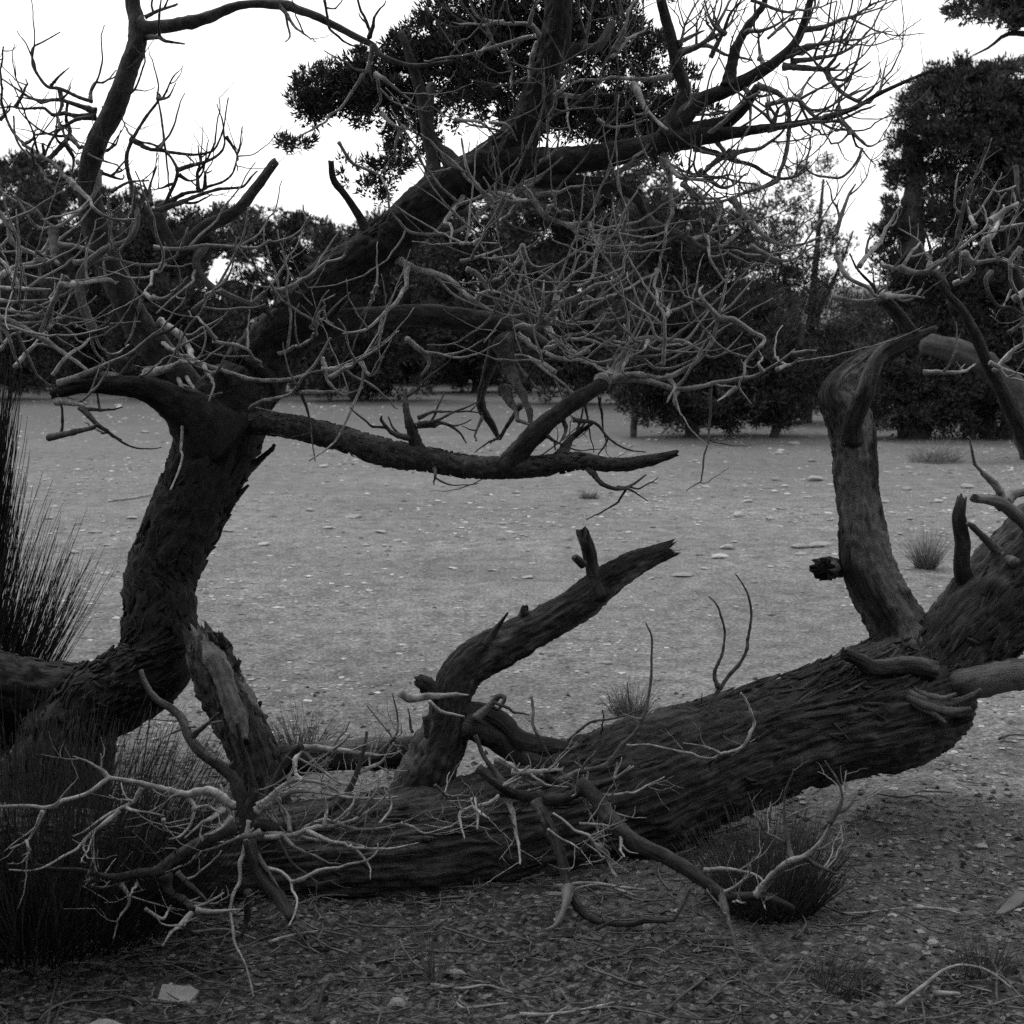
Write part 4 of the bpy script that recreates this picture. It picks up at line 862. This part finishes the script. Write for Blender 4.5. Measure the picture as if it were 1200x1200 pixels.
shrub('grass_tuft', 'wide low grass tuft before the old juniper trunks', 'grass tuft', (1095, 541), 300, .5, .33, M_GRASSL, 28, (.1, 0), -.5, .003, loose=.5)
shrub('grass_tuft', 'few pale upright grass blades in the dark litter before the log', 'grass tuft', (507, 1132), 26, .04, .22, M_GRASSL, 29, (0, 0), 0, .0014)
shrub('grass_tuft', 'withered grass tuft in the litter beyond the pale chip', 'grass tuft', (1150, 1130), 120, .14, .10, M_GRASS, 30, (0, 0), -.3, .0013)
shrub('grass_tuft', 'bent grass tuft in the litter below the under-log shrub', 'grass tuft', (985, 1150), 130, .14, .10, M_GRASS, 31, (.3, 0), -.4, .0013)

# ================================================================== trees behind
def bg_tree(label, x, basey, lobes, n_sub, sub_r, per, ll, lw, mat, seed, trunks=(), group='junipers along the far edge of the clearing', name='juniper_tree', d=None):
    b = gpt(x, basey); dist = d or (b[1] * CT - (b[2] - CAMH) * ST)
    t = thing(name, label, 'tree', b, group)
    if name == 'juniper_tree' and group and basey < 500 and x < 1000:
        jt = random.Random(seed)
        lobes = lobes + [(x - 30 + jt.uniform(-15, 15), basey - jt.uniform(14, 36), 50, jt.uniform(14, 24), .7), (x + 40 + jt.uniform(-15, 15), basey - jt.uniform(14, 36), 50, jt.uniform(14, 24), .7), (x, basey - 74, 90, 45, 1)]
    crown('crown', px_lobes(lobes, dist), n_sub, sub_r, int(per * 2.4), ll * .8, lw * .72, mat, t, seed, True)
    for q in trunks:
        pts = nums(q); tube('trunk', [P(a[0], a[1], dist) for a in pts], [a[2] * dist / F for a in pts], M_LIMB, t, nseg=14, rough=.2)
    return t
T1 = dict(n_sub=560, sub_r=.22, per=40, ll=.12, lw=.06, mat=M_LEAF2)
bg_tree('dark juniper behind the broom shrub, its crown rising highest on that side', -30, 468, [(-40,300,80,90),(30,250,50,60),(20,380,70,60),(-20,420,60,35)], seed=41, trunks=['-30,470,9 -25,400,7 -20,300,4'], **T1)
bg_tree('dark juniper just behind the leaning trunk fork', 90, 458, [(60,220,50,42),(95,265,66,52),(150,255,50,36,.8),(20,215,40,40),(80,350,70,60),(110,420,60,40),(45,200,30,22)], seed=42, trunks=['90,468,9 85,380,7 80,280,4'], **T1)
bg_tree('low dark juniper between leaning trunk and rising limb', 215, 467, [(200,285,66,40),(255,278,56,34),(160,290,50,50),(220,370,75,55),(230,425,70,34),(170,400,50,45)], seed=43, trunks=['215,466,8 220,380,6 225,310,3'], **T1)
bg_tree('round topped juniper showing under the rising limb', 320, 461, [(310,280,56,34),(355,290,56,36),(385,300,40,40),(320,360,80,60),(340,420,80,36),(290,260,28,16,.6)], seed=44, trunks=['320,466,8 325,380,6 330,310,3'], **T1)
bg_tree('dark juniper closing the gap beneath the rising limb', 420, 470, [(400,285,40,26,.7),(430,320,60,50),(470,290,50,45),(420,400,80,50),(470,380,60,55),(440,430,70,24)], seed=45, trunks=['415,466,8 420,390,6'], **T1)
bg_tree('dense dark juniper behind the middle of the bare tangle', 560, 460, [(520,300,70,60),(580,260,70,65),(540,240,50,36,.7),(610,225,50,36,.8),(560,390,90,55),(620,360,60,60),(520,425,60,26)], seed=46, trunks=['560,467,9 565,390,6'], **T1)
bg_tree('dense tall juniper behind the right half of the tangle', 680, 474, [(650,250,70,70),(700,270,70,70),(720,220,60,36,.8),(680,380,85,60),(720,250,40,40,.7),(650,425,60,30)], seed=47, trunks=['680,467,9 685,390,6'], **T1)
bg_tree('broad juniper whose drooping skirt nearly sweeps the ground', 810, 512, [(770,280,60,60),(830,300,70,60),(790,245,50,24,.6),(790,390,90,70),(870,400,70,75),(840,460,90,34,1.2),(770,465,45,34,1.1),(920,445,45,55,1.1),(800,486,50,18,.9),(880,488,60,16,.9)], n_sub=1000, sub_r=.17, per=36, ll=.085, lw=.04, mat=M_LEAF2, seed=48,
        trunks=['810,520,9 815,440,8 810,330,5', '905,516,5 930,440,6 940,380,4', '742,516,4 745,460,4'])
bg_tree('thin grey juniper with feathery see-through top', 940, 495, [(900,250,40,35,.6),(950,230,36,40,.5),(930,300,60,45,.8),(880,280,40,40,.8),(965,205,16,22,.35),(940,370,70,60,1.2),(960,430,50,50,1.1),(920,430,50,50,1.2),(900,330,50,50,1),(990,300,30,50,.25)], n_sub=720, sub_r=.16, per=26, ll=.085, lw=.03, mat=M_LEAF3, seed=49,
        trunks=['945,503,7 948,420,6 955,320,4 965,210,1.5', '950,440,4 925,350,3 905,260,1.5', '952,380,4 985,310,2 1000,270,1'])
bg_tree('tall dense juniper with rounded crown above two dark trunks', 1090, 513, [(1120,150,75,75,1.2),(1180,140,70,70,1.2),(1110,100,40,30),(1070,190,34,42),(1050,265,26,34),(1150,240,70,50),(1210,210,70,80),(1170,110,50,36),(1040,300,16,30,.6),(1120,330,70,40,.9),(1190,330,60,60,1.1),(1090,250,40,30,.8),(1060,320,24,26,.9),(1090,330,50,50,.8),(1060,390,40,60,.8),(1110,400,60,60,.8),(1180,270,60,50,1)], n_sub=1750, sub_r=.15, per=40, ll=.075, lw=.036, mat=M_LEAF2, seed=50,
        trunks=['1072,520,20 1070,440,18 1068,350,17 1068,280,15 1072,200,9', '1160,520,12 1150,440,10 1120,350,8 1100,290,5'])
bg_tree('dark low juniper thicket around the twisted old trunks', 1170, 514, [(1060,460,50,55,1.2),(1025,450,30,60,.8),(1100,440,50,60,1),(1150,470,60,40),(1200,450,60,60),(1230,400,60,60),(1110,490,40,22,.7),(1180,395,50,40,.6)], n_sub=800, sub_r=.15, per=36, ll=.075, lw=.036, mat=M_LEAF2, seed=51, trunks=['1180,520,12 1190,460,10 1200,400,7', '1135,520,8 1140,480,8'])
bg_tree('low thin bush in the gap beside the tall rounded juniper', 1010, 478, [(1000,390,34,40,.9),(1025,400,34,50,.9),(985,420,34,50,1),(1015,360,24,24,.5),(960,440,40,40,1)], n_sub=330, sub_r=.2, per=26, ll=.1, lw=.04, mat=M_LEAF3, seed=52, trunks=['1010,484,4 1010,420,3'], name='juniper_bush')
bg_tree('overhanging leafy bough of a juniper in the upper right sky', 1290, 640, [(1140,5,34,14),(1180,15,40,20),(1190,-15,60,24),(1120,-6,22,8,.6),(1250,-20,90,50),(1300,60,90,70)], n_sub=420, sub_r=.05, per=34, ll=.05, lw=.02, mat=M_LEAF, seed=53, d=8.5, group=None,
        trunks=['1325,690,26 1330,640,22 1335,300,18 1320,120,14 1270,40,8 1210,40,4 1180,40,2.6 1160,55,1.6 1140,65,1'])
# rest of the far row, standing behind the gaps
for k_, (x_, l_) in enumerate(((20, 'far dark juniper behind the broom shrub row'), (150, 'far dark juniper between two crowns of the row behind the leaning trunk'), (480, 'far dark juniper behind the bough fork'), (620, 'far dark juniper half hidden by the dense middle crowns'), (760, 'far dark juniper behind the broad skirted one'))):
    bg_tree(l_, x_, 449, [(x_, 330, 80, 60), (x_ - 30, 390, 80, 50), (x_ + 40, 300 + 10 * (k_ % 2), 50, 40), (x_, 430, 90, 20)], n_sub=520, sub_r=.30, per=38, ll=.17, lw=.085, mat=M_LEAF2, seed=60 + k_, trunks=['%d,455,7 %d,400,5' % (x_, x_)])
# twisted old trunk lying in front of the thicket
ot = thing('twisted_trunk', 'leaning weathered old trunk before the dark juniper thicket', 'tree trunk', gpt(1080, 516))
dist = 17.0
for s_, m_ in (('1218,552,17 1210,520,16 1195,470,15 1170,440,14 1140,420,13 1105,408,12 1080,405,9', M_LIMB),):
    pts = nums(s_); tube('trunk', [P(a[0], a[1], 15.8) for a in pts], [a[2] * 15.8 / F for a in pts], m_, ot, nseg=28, rough=.35, fib=.1, knob=.25)

# ================================================================== stones, gravel, litter
def stone_mesh(seed, sub=2):
    import bmesh
    bm = bmesh.new(); bmesh.ops.create_icosphere(bm, subdivisions=sub, radius=1)
    co = np.array([v.co[:] for v in bm.verts])
    rg = np.random.default_rng(seed)
    n_ = 1 + .35 * fbm(co * 1.1 + seed * 9.1, 3)
    co = co * n_[:, None]
    for _ in range(5):                      # broken faces
        u = rg.normal(size=3); u /= np.linalg.norm(u); h = rg.uniform(.5, .8)
        e = co @ u; co = co - np.outer(np.maximum(e - h, 0), u)
    for v, c_ in zip(bm.verts, co): v.co = c_
    me = bpy.data.meshes.new('stone'); bm.to_mesh(me); bm.free(); me.materials.append(M_STONE)
    return me
SM = [stone_mesh(s_) for s_ in range(7)]
def stone(x, y, wpx, asp, label, group=None, k=None, sink=.3, name='stone', cat='stone'):
    b = gpt(x, y); dist = b[1]
    o = bpy.data.objects.new(name, SM[rnd.randrange(7) if k is None else k]); COL.objects.link(o)
    hx_ = wpx * .5 * dist / F; hz_ = max(hx_ * asp, .004)
    o.location = (b[0], b[1], b[2] + hz_ * (1 - sink) * .5); o.scale = (hx_, hx_ * rnd.uniform(.6, .9), hz_)
    o.rotation_euler = (rnd.uniform(-.12, .12), rnd.uniform(-.12, .12), rnd.uniform(-.5, .5))
    return tag(o, label, cat, group)
def slabel(x, y, w, a):
    size = 'broad thin' if w >= 20 and a < .3 else 'large chunky' if w >= 18 else 'chunky' if a >= .5 else 'flat' if w >= 12 else 'small'
    if y < 520: at = 'close to the far junipers'
    else:
        at = ('beside the broom shrub' if x < 130 else 'just behind the leaning trunk' if x < 330 else 'beyond the lichened low limb' if x < 560 and y < 640 else
              'between leaning trunk and snapped bough' if x < 560 else 'beyond the tip of the snapped bough' if x < 800 and y < 680 else 'between snapped bough and log' if x < 800 else
              'beside the upright dead limb' if x < 1000 else 'behind the forked end of the log')
    l = size + ' pale stone on the gravel ' + at
    return l, size + ' stones ' + at
for (x_, y_, w_, a_) in [(412,604,26,.25),(363,597,12,.5),(385,618,16,.3),(447,624,18,.25),(466,634,14,.35),(475,637,10,.4),(660,592,9,.5),(589,612,12,.4),(605,576,12,.4),(530,666,14,.3),(578,668,12,.35),(408,674,14,.25),(618,678,16,.3),(432,692,12,.3),
                    (865,605,18,.6),(852,644,20,.45),(845,655,26,.28),(820,652,12,.4),(826,668,12,.3),(800,675,32,.15),(763,679,10,.4),(935,643,26,.35),(962,642,34,.25),(938,652,18,.3),(903,608,14,.3),(766,565,14,.35),(827,570,14,.35),(920,570,12,.35),(909,562,14,.6),
                    (956,562,24,.35),(922,580,10,.3),(876,588,16,.3),(912,596,14,.3),(946,584,14,.3),(712,777,14,.4),(1135,573,22,.4),(1063,574,16,.4),(1090,562,10,.3),(1038,590,12,.3),(1100,590,14,.3),(1105,602,10,.3),(970,602,14,.3),(952,541,12,.6),(912,531,14,.4),
                    (310,641,18,.25),(125,641,14,.35),(155,608,16,.3),(112,625,18,.25),(88,650,14,.3),(268,623,20,.2),(140,478,10,.4),(100,490,9,.4),(170,508,14,.3),(160,562,10,.3),(380,548,14,.3),(515,545,12,.3),(840,520,12,.4),(930,520,18,.4),(1000,560,10,.4),(725,602,10,.4),(700,590,9,.4)]:
    stone(x_, y_, w_, a_, *slabel(x_, y_, w_, a_))
for k_ in range(110):
    y_ = 475 + 330 * rnd.random() ** 1.3; x_ = rnd.uniform(0, 1200)
    if k_ % 2: x_, y_ = rnd.gauss(900, 170), rnd.gauss(600, 42)
    if not (0 < x_ < 1200 and y_ > 470): continue
    w_, a_ = rnd.uniform(5, 11), rnd.uniform(.2, .45)
    stone(x_, y_, w_, a_, *slabel(x_, y_, w_, a_))
stone(536, 1126, 26, .62, 'rounded grey stone beside the grass blades before the log', k=1)
stone(1095, 1101, 22, .55, 'rounded pale stone in the litter right of the shrub', k=2)
stone(1112, 1108, 10, .6, 'small pebble touching the rounded pale stone in litter', k=3)
stone(1008, 1099, 18, .4, 'small flat pale stone in litter below the under-log shrub', k=4)
stone(465, 1165, 26, .9, 'knobbly grey stone half sunk in litter below the grass blades', k=5, sink=.6)
stone(1035, 1080, 12, .6, 'small bright pebble in dark litter by the shrub edge', k=6)
stone(1150, 995, 18, .5, 'dull grey stone on gravel beyond the pale chip', k=0)
stone(955, 1215, 30, .6, 'grey stone half out of the litter at the lower edge', k=2)

def slab(name, label, cat, outline, th, mat, basept, up, tilt=(0, 0, 0)):
    """a thin broken piece: outline in metres, real thickness, uneven faces"""
    import bmesh
    bm = bmesh.new()
    top = [bm.verts.new((x, y, th * (.5 + .15 * rnd.random()))) for x, y in outline]
    bot = [bm.verts.new((x * .96, y * .96, -th * .5)) for x, y in outline]
    bm.faces.new(top); bm.faces.new(bot[::-1]); n = len(top)
    for i in range(n): bm.faces.new((top[i], bot[i], bot[(i + 1) % n], top[(i + 1) % n]))
    bmesh.ops.bevel(bm, geom=bm.edges[:], offset=th * .15, segments=2, affect='EDGES')
    me = bpy.data.meshes.new(name); bm.to_mesh(me); bm.free(); me.materials.append(mat)
    o = bpy.data.objects.new(name, me); COL.objects.link(o)
    o.location = (basept[0], basept[1], basept[2] + up); o.rotation_euler = tilt
    return tag(o, label, cat)
slab('stone_slab', 'pale smooth flat chip lying in the dark litter', 'stone', [(-.043, .030), (-.040, -.022), (.034, -.030), (.050, .012), (.028, .026)], .012, M_STONE, gpt(207, 1151), .012, (.30, .03, -.05))
t = thing('bark_shard', 'pale curved shard of peeled wood at the lower left edge', 'wood shard', gpt(130, 1192))
k3 = gpt(130, 1192)
tube('shard', [k3 + np.array(v) for v in ((-.065, -.03, .0), (-.045, -.01, .014), (-.015, .0, .022), (.02, .004, .014), (.055, .006, .006))], [.008, .016, .018, .011, .004], M_PALE, t, nseg=18, rough=.15, jag=(.8, .4))
slab('bark_chip', 'pale pointed slab of wood leaning in litter at the right edge', 'wood chip', [(-.035, -.045), (-.012, -.03), (.018, .01), (.03, .04), (.005, .05), (-.014, .015)], .014, M_STONE, gpt(1186, 1066), .03, (.7, .2, -.5))

# gravel: too many small bits to count
def bits(n, xs, ys, smin, smax, mat, name, flat=.5, dens=None, seed=0):
    rg = np.random.default_rng(seed)
    Y = ys[0] * (ys[1] / ys[0]) ** rg.random(n); X = rg.uniform(-1, 1, n) * xs(Y)
    if dens is not None:
        kp = dens(X, Y) > rg.random(n); X, Y = X[kp], Y[kp]; n = len(X)
    Z = gz(X, Y); s = (smin + (smax - smin) * rg.random(n) ** 3) * np.clip(Y / 6, .6, 3.0) ** .6
    base = np.array([(1, 0, 0), (0, 1, 0), (-1, 0, 0), (0, -1, 0), (0, 0, 1), (0, 0, -.6)], float)
    tri = np.array([(0, 1, 4), (1, 2, 4), (2, 3, 4), (3, 0, 4), (1, 0, 5), (2, 1, 5), (3, 2, 5), (0, 3, 5)])
    a = rg.uniform(0, 6.28, n); ca, sa = np.cos(a), np.sin(a)
    v = base[None] * (.55 + .7 * rg.random((n, 6, 1))) * np.stack([np.ones(n), .5 + .5 * rg.random(n), flat * (.5 + rg.random(n))], -1)[:, None, :] * s[:, None, None]
    vx = v[..., 0] * ca[:, None] - v[..., 1] * sa[:, None]; vy = v[..., 0] * sa[:, None] + v[..., 1] * ca[:, None]
    Vt = np.stack([vx + X[:, None], vy + Y[:, None], v[..., 2] + Z[:, None] + (s * flat * .3)[:, None]], -1).reshape(-1, 3)
    o = mesh_obj(name, Vt, (tri[None] + (np.arange(n) * 6)[:, None, None]).reshape(-1, 3), mat, smooth=False)
    o['kind'] = 'stuff'; return o
wid_ = lambda Y: Y * .42 + .3
clump = lambda X, Y: np.clip(.45 + 1.3 * fbm(np.stack([X * .9, Y * .9, 0 * X], -1), 3), .06, 1)
tag(bits(60000, wid_, (3.0, 28), .004, .026, M_GRAVEL, 'gravel', .26, lambda X, Y: clump(X, Y) * np.clip((Y + .8 * X - 3.6) / 1.2, .03, 1), 1), 'fine pale gravel strewn over the clearing', 'gravel')
inlit = lambda X, Y: np.clip((5.1 - Y - .25 * X) / 1.5, .06, 1)
tag(bits(46000, wid_, (2.7, 5.8), .002, .022, M_CHIP, 'leaf_litter', .45, inlit, 2), 'dark chips and needle litter under the trees', 'litter')
# twig litter
B_ = Batch(); B2_ = Batch(); rg_ = random.Random(77)
for k in range(4200):
    y_ = 2.75 * (5.4 / 2.75) ** rg_.random(); x_ = rg_.uniform(-1, 1) * (y_ * .42)
    if rg_.random() > float(inlit(x_, y_)): continue
    L = rg_.uniform(.012, .07) if rg_.random() < .85 else rg_.uniform(.07, .22)
    a = rg_.gauss(0, .75) + (math.pi if rg_.random() < .5 else 0); q = []
    r0 = rg_.uniform(.0010, .0026) * (1 + (L > .12) * .5)
    z0 = rg_.uniform(.0, .016); z1 = rg_.uniform(.0, .022); cx, cy = x_, y_
    for i in range(5):
        q.append([cx, cy, 0]); a += rg_.gauss(0, .32); cx += math.cos(a) * L / 4; cy += math.sin(a) * L / 4
    q = np.array(q); zz = gz(q[:, 0], q[:, 1]); q[:, 2] = zz + r0 + np.linspace(z0, z1, 5)
    (B_ if rg_.random() < .62 else B2_).add(q, [r0 * (1 - .1 * i) for i in range(5)], 4, step=L / 5, seed=rg_.randrange(99))
tag(B_.build('twig_litter', M_LITTER), 'small dull fallen twigs littering the shaded ground', 'twigs')
tag(B2_.build('twig_litter', M_TWIGD), 'small dark fallen twigs littering the shaded ground', 'twigs')
# larger sticks one can pick out
def stick(label, s, h, group=None, lift=.012, mat=M_TWIG, arch=0):
    q = nums(s); pts = [gpt(a[0], a[1], lift) for a in q]; n = len(pts)
    for i, p_ in enumerate(pts): p_[2] += arch * math.sin(math.pi * i / (n - 1))
    R = [h * (1 - .5 * i / (n - 1)) * p_[1] / F for i, p_ in enumerate(pts)]
    o, *_ = tube('fallen_stick', pts, R, mat, None, nseg=8, step=.012, rough=.12, seed=rnd.randrange(99))
    return tag(o, label, 'stick', group)
stick('bowed grey stick arching out of the litter at lower right', '1050,1178 1080,1165 1105,1145 1130,1140 1160,1146 1190,1156', 2.6, arch=.03)
stick('pale forked stick lying flat in litter under the hooked branch', '610,1185 640,1180 680,1178 720,1175', 3.2)
stick('long straight pale stick beyond the log foot', '650,1035 690,1038 730,1045 760,1048', 2.6)
stick('thin pale stick parallel to the log foot', '655,1050 700,1040 745,1052', 2.2)
stick('bent pale stick by the rounded grey stone', '505,1140 540,1145 570,1142 600,1148', 2.6)
stick('crooked pale stick at the lower middle edge', '535,1165 545,1172 570,1168 595,1168', 2.4)
stick('thin grey stick across the litter under the pale chip', '160,1160 200,1162 235,1166', 1.6, mat=M_TWIGD)
stick('thin dark stick beside the pale curved shard', '60,1190 75,1160 100,1150 130,1152 165,1162', 1.8, mat=M_TWIGD)
stick('upright dark twig at the lower left edge', '55,1200 60,1170 68,1140', 1.8, mat=M_TWIGD, lift=.03)
stick('short dark stick stuck in litter left of the knobbly stone', '370,1195 373,1175 378,1155', 4, mat=M_LIMB, lift=.03)
stick('straight dull stick in litter right of the shrub', '985,1068 1010,1070 1060,1064', 2.2)
stick('wavy dull stick in litter beyond the rounded pale stone', '1070,1064 1100,1063 1125,1068', 2.4)
stick('thin long stick on gravel behind the leaning trunk', '127,588 155,585 183,580', 1.6)
stick('thick short pale stick under the bowed grey stick', '1095,1160 1125,1158', 4.5, mat=M_PALE)
stick('thin pale stick in litter before the shaded log foot', '315,1098 345,1090 378,1082', 2.2)
stick('pale broken stick by the stout propped branch', '225,1088 265,1085 300,1092', 2.2)
stick('curly pale stick below the hooked branch', '640,1195 650,1178 668,1168', 2)
stick('thin dark stick across litter below the slanting dead branch', '780,1190 810,1160 840,1140 880,1135', 2, mat=M_TWIGD)
stick('small forked twig on gravel right of the torn splinter', '1170,878 1185,874 1205,876', 1.8, mat=M_TWIGD)

# unseen wood added behind and above the viewpoint to block front light
wd = [((x_, y_, 2.6 + .5 * math.sin(x_ * 3)), (1.5, 1.3, 2.5), 1) for x_, y_ in ((-6.5, -1.5), (-5, -4), (-2.6, -4.6), (-.2, -4.9), (2.2, -4.6), (4.6, -4), (6.5, -1.5), (-7.5, 1.5), (7.8, 1.5))]
wd += [((x_, -2.2, 5.2), (1.6, 1.6, .9), 1) for x_ in (-3.5, -.6, 2.2, 4.6)]
wo_ = crown('woodland_blocker', wd, 2400, .36, 40, .30, .17, M_LEAF2, None, 91)
wo_['kind'] = 'stuff'; tag(wo_, 'unseen dark juniper wood behind the viewpoint, added to block light', 'wood')
